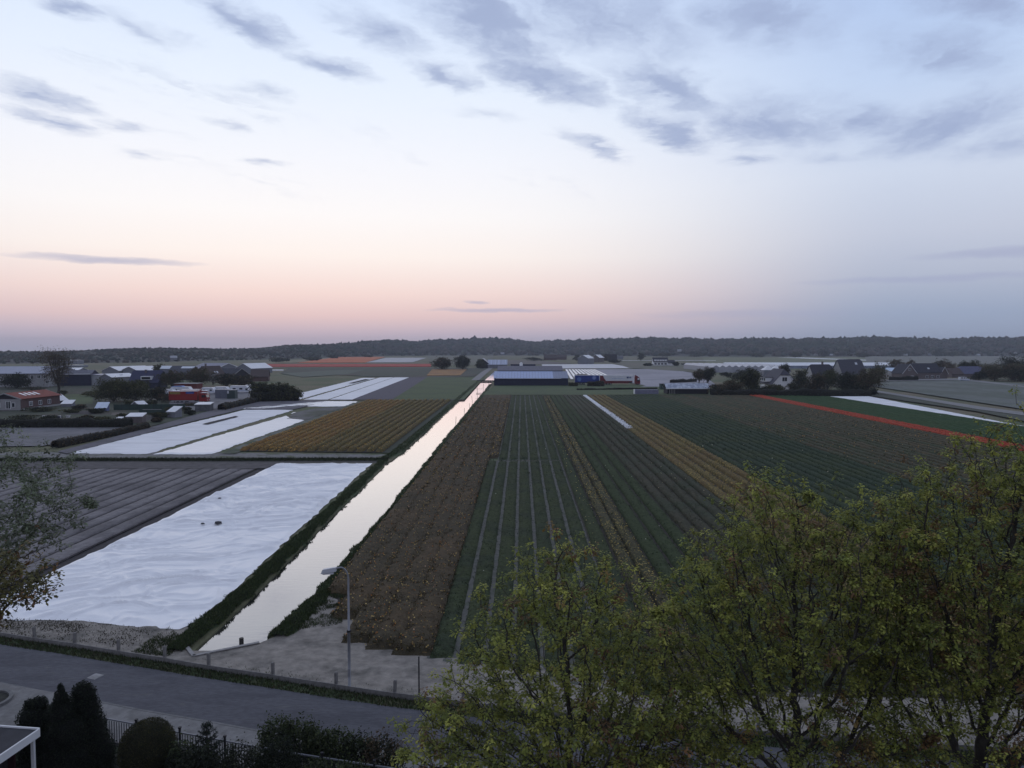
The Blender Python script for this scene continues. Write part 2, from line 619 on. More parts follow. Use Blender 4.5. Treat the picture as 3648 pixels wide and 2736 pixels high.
# bare sandy headland between the fence and the fields, rutted along the road
NEAR_ = [(-90, 58.3), (-60, 48.7), (-43, 43.6), (-26.6, 38.8), (-17.9, 36.2), (-8.71, 33.4), (6.65, 30.0), (30, 27.5), (60, 25.8)]
FAR_ = [(-90, 64), (-60, 56), (-43, 49), (-34, 46), (-24, 43.0), (-19.3, 41.5), (-18.2, 38.5), (-17.6, 37.85), (-14.2, 37.9), (-13.4, 41), (-12.9, 48), (-11.6, 46), (-8, 39), (-5, 38), (6, 36), (30, 33.5), (60, 32)]
xs_ = np.concatenate([np.arange(-88, -34, 1.5), np.arange(-34, 14, .16), np.arange(14, 59, 1.5)])
yn_ = np.interp(xs_, [p[0] for p in NEAR_], [p[1] for p in NEAR_])
yf_ = np.interp(xs_, [p[0] for p in FAR_], [p[1] for p in FAR_])
vs_ = np.linspace(0, 1, 46)
XX = np.repeat(xs_[:, None], 46, 1)
YY = yn_[:, None] + (yf_ - yn_)[:, None] * vs_[None]
al, ac = XX * .96 - YY * .27, XX * .27 + YY * .96
ZZ = .015 + .10 * np.clip(np.minimum(vs_, 1 - vs_) * 8, 0, 1)[None] * (fbm(al * .35, ac * 1.9, 4) + .8 * fbm(al * 1.3 + 9, ac * 1.5, 3) - .55)
ZZ = np.maximum(ZZ, .008)
ii = np.arange((len(xs_) - 1) * 46).reshape(-1, 46)[:, :-1].ravel()
tag(npmesh('sandy_headland', np.stack([XX, YY, ZZ], -1).reshape(-1, 3), np.stack([ii, ii + 46, ii + 47, ii + 1], 1), M_sand, None, None, True), kind='structure')
strip('grass_verge', .05, 1.02, M_grass, .030)
strip('road', .9, 4.52, M_asphalt, .045)
strip('garden_ground', 6.9, 40, M_garden, .02)
a, b_ = offs(4.5, 6.95)
q = MB()
for i in range(len(a) - 1):
    q.quad((*b_[i], .14), (*b_[i + 1], .14), (*a[i + 1], .14), (*a[i], .14))
    q.quad((*a[i], .14), (*a[i + 1], .14), (*a[i + 1], .0), (*a[i], .0))
    q.quad((*b_[i + 1], .14), (*b_[i], .14), (*b_[i], .0), (*b_[i + 1], .0))
tag(q.build('pavement', M_pave), kind='structure')
a, b_ = offs(4.45, 4.57)
kb = MB()
kr = tag(bpy.data.objects.new('kerb', None), kind='structure')
link(kr)
M_kerb = mat('kerb_stone', (.15, .148, .145), .9, .2, 4)
for i in range(len(a) - 1):
    n_ = max(1, int(hypot(a[i + 1][0] - a[i][0], a[i + 1][1] - a[i][1]) / 1.0))
    for k in range(n_):
        t0, t1 = k / n_, (k + .985) / n_
        lp = lambda p, t: (p[i][0] + (p[i + 1][0] - p[i][0]) * t, p[i][1] + (p[i + 1][1] - p[i][1]) * t)
        if -32 < lp(a, t0)[0] < 24:
            MB().prism([lp(b_, t0), lp(b_, t1), lp(a, t1), lp(a, t0)], .0, .149).build('kerb_stone', M_kerb, kr)
patch('lay_by', [(-24.73, 33.65), (-21.51, 32.79), (-19.46, 32.23), (-18.33, 30.73), (-23.25, 28.43), (-31.25, 34.95)], M_pave, .155)
# ring kerb of a round planting bed at the corner
ck = MB()
cx, cy = (-24.04, 31.78)
ring = []
for k in range(25):
    t = 2 * pi * k / 24
    ring.append((cx + 1.05 * cos(t), cy + 1.05 * sin(t)))
rg_ = thing('planter_ring', 'low pale kerb ring around a small planting bed by the road corner', 'planting bed', (0, 0, 0))
for k in range(24):
    p, p2 = ring[k], ring[k + 1]
    q1 = (cx + (p[0] - cx) * .85, cy + (p[1] - cy) * .85)
    q2 = (cx + (p2[0] - cx) * .85, cy + (p2[1] - cy) * .85)
    MB().prism([q1, q2, p2, p], .15, .29).build('kerb_stone', M_kerb, rg_)
MB().prism([(cx + (p[0] - cx) * .85, cy + (p[1] - cy) * .85) for p in ring[:-1]], .15, .2).build('soil', M_garden, rg_)
# concrete cover in the road
dc = MB().prism([(-21.09, 34.5), (-20.6, 34.32), (-20.43, 34.84), (-20.95, 35.02)], .046, .056).build('drain_cover', mat('pale_concrete', (.26, .255, .25), .9, .3, 3, .01, 20))
tag(dc, 'pale square concrete cover set in the dark asphalt road', 'drain cover')

# verge grass blades
def blades(name, sampler, n, hgt, cols, rg, parent=None, w=.03, kind='stuff', lean=.35):
    """thin upright triangles; sampler(n) gives (x, y, z)"""
    p = sampler(n)
    n = len(p)
    h = hgt * rg.uniform(.5, 1.3, n)
    an = rg.uniform(0, 2 * pi, n)
    wd = w * rg.uniform(.7, 1.4, n)
    ax = np.stack([np.cos(an), np.sin(an), np.zeros(n)], 1)
    ln = rg.normal(0, lean, (n, 2)) * h[:, None]
    tip = p + np.concatenate([ln, h[:, None]], 1)
    V = np.stack([p - ax * wd[:, None], p + ax * wd[:, None], tip], 1).reshape(-1, 3)
    ci = rg.integers(0, len(cols), n)
    base = np.asarray(cols)[ci] * (1 + rg.normal(0, .25, (n, 1)).clip(-.6, .8))
    o = npmesh(name, V, np.arange(n * 3).reshape(-1, 3), M_grassblade, np.repeat(base.clip(.003, .9), 3, 0), parent)
    return tag(o, kind=kind)


GREENS = [(.035, .055, .018), (.05, .07, .022), (.03, .045, .02), (.06, .07, .03)]


def along(pts, d0, d1, z=0.0, x0=-1e9, x1=1e9, ypow=0.0):
    a, b_ = offs(d0, d1, pts)
    a, b_ = np.array(a), np.array(b_)
    L = np.hypot(*np.diff(a, axis=0).T)

    def f(n):
        m = ((a[:-1, 0] + a[1:, 0]) / 2 > x0) & ((a[:-1, 0] + a[1:, 0]) / 2 < x1)
        pr = L * m
        k = rng.choice(len(L), n, p=pr / pr.sum())
        t = rng.random(n)[:, None]
        s = rng.random(n)[:, None]
        A = a[k] * (1 - t) + a[k + 1] * t
        B = b_[k] * (1 - t) + b_[k + 1] * t
        q = A * (1 - s) + B * s
        return np.concatenate([q, np.full((n, 1), z)], 1)
    return f


blades('verge_grass', along(FP, .1, .95, .03, -45, 24), 16000, .14, GREENS + [(.06, .045, .03)], rng, w=.022)
blades('weeds', along(FP, -.9, -.02, .01, -45, 24), 1500, .10, GREENS, rng, w=.02)
blades('weeds', along(FP, -3.2, -.6, .01, -45, -18), 2600, .12, [(.09, .085, .05), (.06, .07, .03), (.12, .105, .07)], rng, w=.02)



def inpoly(pts, z=.02):
    q = np.array(pts, float)

    def f(n):
        t = rng.random((n, 2))
        a = q[0] * (1 - t[:, :1]) + q[1] * t[:, :1]
        b_ = q[3] * (1 - t[:, :1]) + q[2] * t[:, :1]
        p = a * (1 - t[:, 1:]) + b_ * t[:, 1:]
        keep = fbm(p[:, 0] * 1.1 + 7, p[:, 1] * 1.1, 3) + rng.normal(0, .06, n) > .47
        p = p[keep]
        return np.concatenate([p, np.full((len(p), 1), z)], 1)
    return f


blades('weeds', inpoly([(-13.4, 40.3), (-10.4, 41.6), (-11.6, 47.5), (-13.2, 47.5)]), 9000, .13, GREENS + [(.10, .095, .05)], rng, w=.022)
blades('weeds', inpoly([(-20.6, 37.6), (-18.3, 37.0), (-18.5, 39.2), (-20.2, 41.0)]), 2600, .13, GREENS + [(.09, .085, .045)], rng, w=.022)
blades('weeds', inpoly([(-32, 40.6), (-21, 38.2), (-20.6, 40.8), (-32, 42.6)], .05), 2600, .09, [(.07, .062, .045), (.05, .05, .03), (.05, .04, .035)], rng, w=.03)

# canal banks: overgrown mounds with blades
def bank(name, label, pts, w, h, nb, hb, seed, cols=GREENS, side=1, z0=-.35):
    rg = np.random.default_rng(seed)
    P_ = np.array(pts, float)
    seg = np.hypot(*np.diff(P_, axis=0).T)
    cum = np.concatenate([[0], np.cumsum(seg)])
    S_, s = [], 0.0
    while s < cum[-1]:
        S_.append(s)
        y = np.interp(s, cum, P_[:, 1])
        s += max(.35, y / 130)
    S_ = np.array(S_ + [cum[-1]])
    X, Y = np.interp(S_, cum, P_[:, 0]), np.interp(S_, cum, P_[:, 1])
    us = np.linspace(-1, 1, 9)
    U, I = np.meshgrid(us, np.arange(len(S_)))
    wv = w / 2 * (1 + 1.0 * (fbm(Y * .75 + seed, Y * 0 + 3.1, 3) - .5) + .7 * (fbm(Y * 2.1 + seed, Y * 0 + 8, 2) - .5))
    px = X[I] + U * wv[I] + .12 * (fbm(Y[I] * 2.1, U * 2 + seed, 2) - .5)
    pz = z0 * 1.0 * (np.abs(U) > .98) * ((U * side) > 0) + h * np.sqrt(np.clip(1 - U ** 2, 0, 1)) * (.55 + .9 * fbm(Y[I] * .8 + seed, U * 1.3 + 5, 3)) + .02
    py = Y[I] + .15 * (fbm(Y[I] * 1.3 + 40, U * 2, 2) - .5)
    V = np.stack([px, py, pz], -1).reshape(-1, 3)
    n = len(us)
    ii = np.arange((len(S_) - 1) * n).reshape(-1, n)[:, :-1].ravel()
    F = np.stack([ii, ii + 1, ii + n + 1, ii + n], 1)
    o = npmesh(name, V, F, M_grass, smooth=True)
    tag(o, label, 'canal bank', None, 'stuff')

    def smp(k):
        pr = 1 / Y ** .9
        j = rg.choice(len(S_), k, p=pr / pr.sum())
        u = rg.uniform(-1.03, 1.03, k)
        c = np.clip(((u + 1) / 2 * (n - 1)).astype(int), 0, n - 1)
        q = np.stack([X[j] + u * wv[j], Y[j] + rg.uniform(-.3, .3, k) * Y[j] / 60, pz[j, c] * .9], 1)
        return q
    bl = blades(name.replace('bank', 'tufts'), smp, nb, hb, cols, rg, o, w=.035)
    return o


bank('grass_bank', 'overgrown dark green bank between white fleece and the canal', [(-18.35, 37.8), (-18.15, 48.0), (-18.8, 68), (-19.35, 90), (-19.6, 99), (-19.7, 103)], 1.3, .18, 30000, .14, 3, z0=-.14)
bank('grass_bank', 'dark grassy canal bank below the orange tulip field', [(-19.9, 106), (-19.3, 112), (-19.3, 135), (-20.0, 205), (-20.6, 268), (-21.2, 361)], 1.6, .28, 12000, .2, 4, z0=-.14)
bank('grass_bank', 'thin grassy canal bank beside the brown flower beds', [(-13.5, 39.8), (-12.85, 48), (-12.75, 68.5), (-13.0, 104), (-13.15, 135), (-13.4, 205), (-13.6, 268), (-14.0, 330)], 1.25, .16, 26000, .15, 5, side=-1, z0=-.14)
bank('grass_bank', 'low grassy ditch bank crossing behind the ridged soil', [(-19.6, 104.3), (-30, 104.0), (-48, 103.6), (-75, 103.2), (-100, 103)], 1.5, .35, 9000, .22, 6, [(.04, .05, .02), (.03, .035, .02)])
M_ditch = mat('ditch_mud', (.03, .028, .026), .7, .3, 2)
patch('ditch', [(-19.2, 101.6), (-19.2, 104.0), (-110, 103), (-110, 101.2)], M_ditch)
patch('track', [(-20.4, 105.2), (-20.4, 109.6), (-21.2, 110.2), (-46, 111.6), (-75, 112), (-110, 112), (-110, 104.3)], mat('track_dirt', (.17, .165, .16), .95, .25, 1.5, .05, 3, col2=(.09, .10, .06), c2scale=.35, c2lo=.5, c2hi=.62))

# plank headwall at the canal's end, sand filled in behind it
M_plank = mat('grey_plank', (.27, .26, .25), .85, .25, 5, stretch=(.4, 4, 4))
hA, hB, hC = (-17.02, 37.06), (-14.27, 38.81), (-18.3, 38.68)
sf = MB().prism([hC, hA, hB, (-13.4, 40.2), (-13.2, 36.4), (-18.6, 36.4)], -1.2, .03)
tag(sf.build('sand_fill', M_sand, recalc=True), kind='structure')
hw = thing('canal_headwall', 'low grey plank headwall closing the near end of the canal', 'retaining wall', (0, 0, 0))
for (xa, ya), (xb, yb) in ((hA, hC), (hA, hB)):
    L_ = hypot(xb - xa, yb - ya)
    an = atan2(yb - ya, xb - xa)
    for k in range(2):
        MB().box((xa + xb) / 2, (ya + yb) / 2, -.06 - k * .26, L_, .10, .25, an).build('plank', M_plank, hw)
    MB().box((xa + xb) / 2, (ya + yb) / 2, .09, L_ + .08, .20, .05, an).build('cap_board', M_plank, hw)
op = MB().cyl(0, 0, -.5, .16, .12, 10).build('outlet_post', mat('wet_wood', (.05, .045, .04), .7, .2, 4))
op.location = (-15.36, 39.22) + (0,)
tag(op, 'short dark stub post at the canal edge beside the headwall', 'post')

# ------------------------------------------------------------------ flower fields
M_leafy = mat('flower_plants', (1, 1, 1), .8, .15, 1.5, attr=True, transl=.2)


def speckle(name, leaf, flower, frac, scale=5.5, leaf2=None, rough=.9):
    """canopy of a planted bed: leaf tones with flower dots at plant size"""
    lo = .5 + (.5 - frac) * .42
    return mat(name, leaf, rough, .35, 2.2, .09, 6.0, .15, col2=flower, c2scale=scale, c2lo=lo, c2hi=lo + .07,
               third=(leaf2, .12, .45, .6) if leaf2 else None, detail=3)


def bed(parent, p0, p1, w, h, m, z=.02, jit=.09, name='flower_bed', end=1.1):
    (x0, y0), (x1, y1) = p0, p1
    L_ = hypot(x1 - x0, y1 - y0)
    s, S_ = 0.0, []
    while s < L_:
        S_.append(s)
        y = y0 + (y1 - y0) * s / L_
        s += max(.45, y / 95)
    S_ = np.array(S_ + [L_])
    us = np.array([-1, -.82, -.4, 0, .4, .82, 1.0])
    hs = np.array([0, .72, .95, 1, .95, .72, 0])
    if name == 'soil_bed':
        us = np.array([-1, -.93, -.4, 0, .4, .93, 1.0])
        hs = np.array([0, .97, 1, 1, 1, .97, 0])
    dx, dy = (x1 - x0) / L_, (y1 - y0) / L_
    n = len(us)
    I, U = np.meshgrid(S_, us, indexing='ij')
    taper = np.clip(np.minimum(I, L_ - I) / end, .0, 1) ** .5
    sd = abs(x0) * 7.7
    wob = 1 + .22 * (fbm(I * .9 + sd, U * .3 + 4, 3) - .5)
    A = U * w / 2 * wob
    Z = z + hs[None] * h * (1 + 2.2 * jit * (fbm(I * 1.6 + sd, U * 3 + sd, 3) - .5) / .3) * taper
    X = x0 + dx * I + dy * A
    Y = y0 + dy * I - dx * A
    V = np.stack([X, Y, Z], -1).reshape(-1, 3)
    ii = np.arange((len(S_) - 1) * n).reshape(-1, n)[:, :-1].ravel()
    F = np.stack([ii, ii + 1, ii + n + 1, ii + n], 1)
    return npmesh(name, V, F, m, None, parent, True)


def plants(parent, p0, p1, w, h, spec, z=.02):
    """leaves and flowers of one bed as one mass; thins out with distance"""
    rg = rng
    (x0, y0), (x1, y1) = p0, p1
    L_ = hypot(x1 - x0, y1 - y0)
    ymax = spec.get('ymax', 150)
    Ls = min(L_, (ymax - y0) * L_ / max(y1 - y0, .01))
    if Ls <= 2:
        return
    t = np.linspace(0, Ls, 200)
    yy = y0 + (y1 - y0) * t / L_
    pr = np.minimum(1, 45 / yy) ** 1.5
    n = int(spec['dens'] * w * float(pr.mean() * Ls))
    if n < 3:
        return
    s = rg.choice(t, n, p=pr / pr.sum()) + rg.uniform(0, Ls / 200, n)
    u = rg.uniform(-.5, .5, n) * w
    dx, dy = (x1 - x0) / L_, (y1 - y0) / L_
    px, py = x0 + dx * s + dy * u, y0 + dy * s - dx * u
    tz = z + h * np.sqrt(np.clip(1 - (2 * u / w) ** 4, .1, 1))
    big = np.clip(py / 70, 1, spec.get('grow', 1.8))
    nl = spec.get('leaves', 3)
    cen = np.repeat(np.stack([px, py, tz * .8], 1), nl, 0) + rg.normal(0, .07, (n * nl, 3)) * np.array([1, 1, .7])
    V1, _ = leafquads(cen, .9, spec['lsize'] * np.repeat(big, nl), rg, spec.get('asp', .22), .8)
    lc = np.asarray(spec['leaf'])[rg.integers(0, len(spec['leaf']), n * nl)]
    c1 = np.repeat((lc * (1 + rg.normal(0, .3, (n * nl, 1)).clip(-.6, 1))).clip(.004, .9), 4, 0)
    Vs, Cs = [V1], [c1]
    for col, prob, fs in spec.get('flowers', []):
        k = rg.random(n) < prob
        m = int(k.sum())
        if not m:
            continue
        top = np.stack([px[k], py[k], tz[k] + rg.uniform(.0, .16, m)], 1)
        for _ in range(2):
            V2, _f = leafquads(top, .3, fs * big[k], rg, .9)
            Vs.append(V2)
            Cs.append(np.repeat((np.asarray(col)[None] * (1 + rg.normal(0, .2, (m, 1)))).clip(.01, .95), 4, 0))
    V, Cc = np.concatenate(Vs), np.concatenate(Cs)
    tag(npmesh(spec.get('name', 'tulips'), V, np.arange(len(V)).reshape(-1, 4), M_leafy, Cc, parent), kind='stuff')


def field(name, label, cat, nl, nr, fl, fr, n, gap, h, m, spec=None, soil=None, group=None, near=None, bname='flower_bed', alt=None, jit=.09):
    """beds laid side by side between two edge lines; near(i) may stagger the near ends"""
    root = thing(name, label, cat, (0, 0, 0), 0, group)
    if soil is not None:
        z = layer()
        q = MB().quad((*nl, z), (*nr, z), (*fr, z), (*fl, z)).build('furrow_soil', soil, root)
    for i in range(n):
        t = (i + .5) / n
        a = [nl[k] + (nr[k] - nl[k]) * t for k in (0, 1)]
        b_ = [fl[k] + (fr[k] - fl[k]) * t for k in (0, 1)]
        if near:
            yn = near(i)
            tt = (yn - a[1]) / (b_[1] - a[1])
            a = [a[k] + (b_[k] - a[k]) * tt for k in (0, 1)]
        w = hypot(nr[0] - nl[0], nr[1] - nl[1]) / n * (1 - gap)
        L0 = hypot(b_[0] - a[0], b_[1] - a[1])
        if L0 > 30:
            e0, e1_ = rng.uniform(0, .5) / L0, rng.uniform(0, .9) / L0
            a, b_ = [a[k] + (b_[k] - a[k]) * e0 for k in (0, 1)], [b_[k] + (a[k] - b_[k]) * e1_ for k in (0, 1)]
        mm = (alt or {}).get(i, m)
        bd = bed(root, a, b_, w, h, mm, jit=jit, name=bname)
        sp = spec(i) if callable(spec) else spec
        if sp:
            plants(bd, a, b_, w, h, sp)
    return root


M_soil_deep = mat('deep_furrow', (.022, .020, .016), .95, .3, 2)
GR = [(.034, .048, .018), (.044, .058, .022), (.028, .040, .018)]
BL = [(.028, .043, .024), (.034, .050, .028), (.023, .036, .020)]
BR_ = [(.044, .040, .022), (.056, .047, .026), (.034, .036, .018), (.050, .049, .021)]
M_fur = mat('furrow', (.042, .037, .030), .95, .3, 2)
M_brown = speckle('spent_flower_canopy', (.054, .044, .026), (.20, .125, .05), .22, 4.5, (.075, .054, .03))
NY = [46.5, 42.2, 38.6, 37.6, 37.2]
brown_sp = dict(name='crown_flowers', dens=24, leaf=[(.064, .047, .022), (.080, .056, .026), (.045, .041, .019), (.066, .055, .022)], lsize=.22, asp=.28, leaves=3, ymax=230, flowers=[((.52, .38, .14), .12, .095), ((.42, .19, .06), .05, .095), ((.46, .30, .19), .03, .09)])
field('flower_field', 'brown flower beds dotted pale orange beside the canal', 'flower field', (-12.6, 45.5), (-4.95, 36.9), (-12.5, 251), (-4.95, 252), 5, .06, .42, M_brown, brown_sp, M_fur, near=lambda i: NY[i])
field('flower_field', 'short brown flower bed ending halfway up beside the green paths', 'flower field', (-4.95, 106), (-3.45, 106), (-4.95, 252), (-3.45, 252), 1, .04, .42, M_brown, dict(brown_sp, flowers=[((.5, .36, .13), .22, .11)]), M_fur)
M_green = mat('young_green_canopy', (.042, .054, .025), .95, .4, 3.0, .08, 7, .1, col2=(.034, .045, .025), c2scale=.25)
M_path = mat('bed_path_soil', (.098, .098, .087), .95, .3, 1.6, .02, 10, col2=(.07, .08, .06), c2scale=.9, c2lo=.5, c2hi=.66)
green_sp = dict(name='green_plants', dens=24, leaf=GR + BL, lsize=.19, asp=.22, leaves=2, ymax=190, flowers=[((.6, .6, .5), .0015, .08)])
field('flower_field', 'dark green beds divided by pale straight soil paths', 'flower field', (-4.9, 37), (5.6, 33), (-4.9, 104), (5.6, 104), 7, .24, .22, M_green, green_sp, M_path)
field('flower_field', 'dark green beds with faint narrow paths farther up', 'flower field', (-3.4, 104.3), (5.6, 104.3), (-3.4, 251), (5.6, 251), 6, .20, .22, M_green, green_sp, mat('bed_path_far', (.092, .096, .08), .95, .3, 1.6, col2=(.045, .055, .04), c2scale=.12, c2lo=.45, c2hi=.6))
field('flower_field', 'dark green bed sprinkled with a few yellow flowers', 'flower field', (5.6, 33), (7.15, 33), (5.6, 252), (7.15, 252), 1, .15, .3, M_green, dict(green_sp, flowers=[((.6, .5, .2), .05, .09)]), M_fur)
field('flower_field', 'narrow bed thick with small yellow flowers among dark green', 'flower field', (7.15, 33), (9.5, 33), (7.15, 248), (9.5, 248), 2, .08, .36, speckle('yellow_dotted_canopy', (.044, .046, .022), (.36, .27, .08), .32, 4.5, (.055, .05, .028)),
      dict(name='yellow_flowers', dens=24, leaf=GR + BR_, lsize=.2, leaves=3, ymax=240, flowers=[((.54, .41, .14), .28, .09)]), M_fur)
field('flower_field', 'three plain dark green beds right of the yellow dotted bed', 'flower field', (9.5, 33), (14, 33), (9.5, 252), (14, 252), 3, .13, .34, mat('deep_green_canopy', (.040, .054, .025), .95, .35, 2.5, .09, 6, .1), dict(green_sp, lsize=.22, flowers=[((.6, .6, .5), .003, .09)]), M_fur)
M_bd = speckle('faded_brown_canopy', (.042, .043, .026), (.068, .057, .035), .4, 4, (.038, .046, .026))
field('flower_field', 'faded brown green beds left of the white flower strip', 'flower field', (14, 33), (21, 33), (14, 252), (21, 252), 5, .14, .38, M_bd, dict(green_sp, leaf=GR + BR_, lsize=.24, flowers=[((.6, .5, .3), .004, .09)]), M_fur)
M_yel = speckle('yellow_canopy', (.095, .078, .030), (.32, .23, .075), .40, 4, (.12, .085, .035))
yel_sp = dict(name='yellow_tulips', dens=22, grow=1.25, leaf=[(.06, .054, .022), (.085, .068, .026)], lsize=.12, leaves=2, ymax=230, flowers=[((.42, .31, .10), .55, .085), ((.32, .21, .07), .25, .08)])
field('tulip_field', 'five raised rows of dull yellow tulips running to the far edge', 'tulip field', (22.4, 33), (28.8, 33), (22.4, 252), (28.8, 252), 4, .36, .5, M_yel, yel_sp, M_fur)
field('tulip_field', 'single dull yellow row continuing below the white flower strip', 'tulip field', (20.9, 33), (22.4, 33), (20.9, 145.5), (22.4, 145.5), 1, .2, .48, M_yel, yel_sp, M_fur)
M_wf = speckle('white_flower_canopy', (.62, .63, .64), (.5, .52, .5), .3, 3, None)
field('tulip_field', 'short strip of white flowers beside the yellow rows', 'tulip field', (20.95, 146), (22.35, 146), (20.95, 252), (22.35, 252), 1, .06, .36, M_wf, dict(name='white_flowers', dens=30, leaf=[(.6, .61, .62), (.45, .47, .46)], lsize=.16, asp=.6, leaves=2, ymax=200, flowers=[((.72, .73, .74), .8, .13)]), M_fur)
M_bg = mat('blue_green_canopy', (.034, .050, .030), .95, .35, 2.5, .09, 6, .1, col2=(.042, .056, .028), c2scale=.1)
field('flower_field', 'blue green unflowered beds right of the yellow tulip rows', 'flower field', (28.8, 33), (46.8, 33), (28.8, 252), (46.8, 252), 12, .2, .36, M_bg, dict(green_sp, leaf=BL, lsize=.26, dens=16, flowers=[((.6, .55, .4), .003, .1)]), M_fur)
M_mx = speckle('mixed_canopy', (.042, .052, .027), (.090, .066, .034), .30, 3.2, (.056, .050, .028))
M_mx2 = speckle('mixed_canopy_brown', (.062, .054, .030), (.13, .088, .042), .34, 3.2, (.052, .052, .029))
field('flower_field', 'broad block of brownish green beds left of the red tulip strip', 'flower field', (46.8, 33), (77.3, 33), (46.8, 252.5), (77.3, 253.5), 20, .17, .38, M_mx, dict(green_sp, leaf=GR + BR_, lsize=.3, dens=7, flowers=[((.4, .25, .1), .12, .12)]), M_fur, alt={i: M_mx2 for i in (5, 6, 9, 11, 12, 14, 15, 16, 17, 18, 19)})
M_red = speckle('red_canopy', (.27, .038, .018), (.38, .065, .03), .5, 4, None)
field('tulip_field', 'bright red tulip strip between brown and dark green fields', 'tulip field', (77.45, 60), (81.7, 60), (77.45, 253.5), (81.7, 253.6), 3, .06, .45, M_red, dict(name='red_tulips', dens=14, leaf=[(.26, .035, .02), (.32, .04, .022), (.06, .05, .02)], lsize=.16, asp=.5, leaves=2, ymax=220, grow=1.3, flowers=[((.42, .07, .03), .6, .12)]), M_fur)
M_gr3 = mat('wide_green_canopy', (.032, .062, .025), .95, .3, 2.5, .08, 6, .1, col2=(.038, .066, .026), c2scale=.08)
field('flower_field', 'wide dark green field between red tulips and the white sheet', 'flower field', (81.7, 60), (102.6, 60), (81.7, 253.6), (102.6, 246.4), 14, .1, .3, M_gr3, None, M_fur)
# orange field left of the canal
M_or = speckle('orange_canopy', (.092, .066, .026), (.42, .245, .06), .42, 4, (.16, .09, .03))
M_or2 = speckle('orange_green_canopy', (.080, .068, .026), (.33, .215, .06), .34, 4, (.10, .075, .03))
or_sp = lambda i: dict(name='orange_tulips', dens=26, grow=1.25, leaf=[(.06, .052, .022), (.09, .06, .024)], lsize=.15, leaves=1, ymax=230, flowers=[((.52, .30, .07) if i < 6 else (.43, .30, .085), .62 - .02 * i, .11), ((.42, .20, .05), .15, .10)])
field('tulip_field', 'orange tulip field of long ribbed beds left of the canal', 'tulip field', (-44.4, 112.9), (-21.2, 111.2), (-47.7, 224.5), (-21.7, 227.3), 15, .25, .58, M_or, or_sp, M_soil_deep, alt={i: M_or2 for i in range(7, 15)})
patch('field_edge', [(-21.2, 111), (-20.2, 111), (-20.6, 228), (-21.6, 228)], mat('edge_grass', (.035, .045, .03), .95, .3, 1.5))
patch('grass_strip', [(-45.7, 109.8), (-43.44, 109.82), (-48.3, 224.52), (-49.21, 201.48), (-48.42, 163.15)], mat('pale_strip', (.13, .14, .12), .95, .3, .8, col2=(.06, .075, .045), c2scale=.2, c2lo=.48, c2hi=.56))
# ridged grey soil beds lower left
field('ploughed_field', 'grey ridged soil beds with dark furrows left of the big white fleece', 'ploughed field', (-74.5, 45), (-34.3, 45), (-75.5, 96.5), (-35.2, 96.5), 23, .16, .2, M_soil, None, M_soil_dark, bname='soil_bed', jit=.03)
patch('soil_edge', [(-34.6, 45), (-33.0, 45), (-33.6, 100), (-35.2, 100)], M_soil_dark, .008)
patch('headland_soil', [(-110, 96.2), (-34, 96.2), (-33.9, 101.2), (-110, 101)], mat('headland', (.085, .078, .08), .95, .3, 1, .08, 3))

# ------------------------------------------------------------------ white crop covers
M_fleece = mat('white_fleece', (.84, .84, .845), .5, .02, .8, .012, 6.0, .5, stretch=(.35, 2.0, 1))
M_fleece_far = mat('white_fleece_far', (.76, .76, .77), .7, .05, .5, .02, 2.0, .4, stretch=(.5, 1.5, 1), col2=(.66, .66, .67), c2scale=.25)
M_sheet_gloss = mat('white_film', (.78, .78, .77), .42, .05, .6, .03, 1.6, .5, stretch=(.5, 1.4, 1))


def poly_at(pts, t):
    pts = np.array(pts, float)
    d = np.concatenate([[0], np.cumsum(np.hypot(*np.diff(pts, axis=0).T))])
    return np.stack([np.interp(t * d[-1], d, pts[:, k]) for k in (0, 1)], -1)


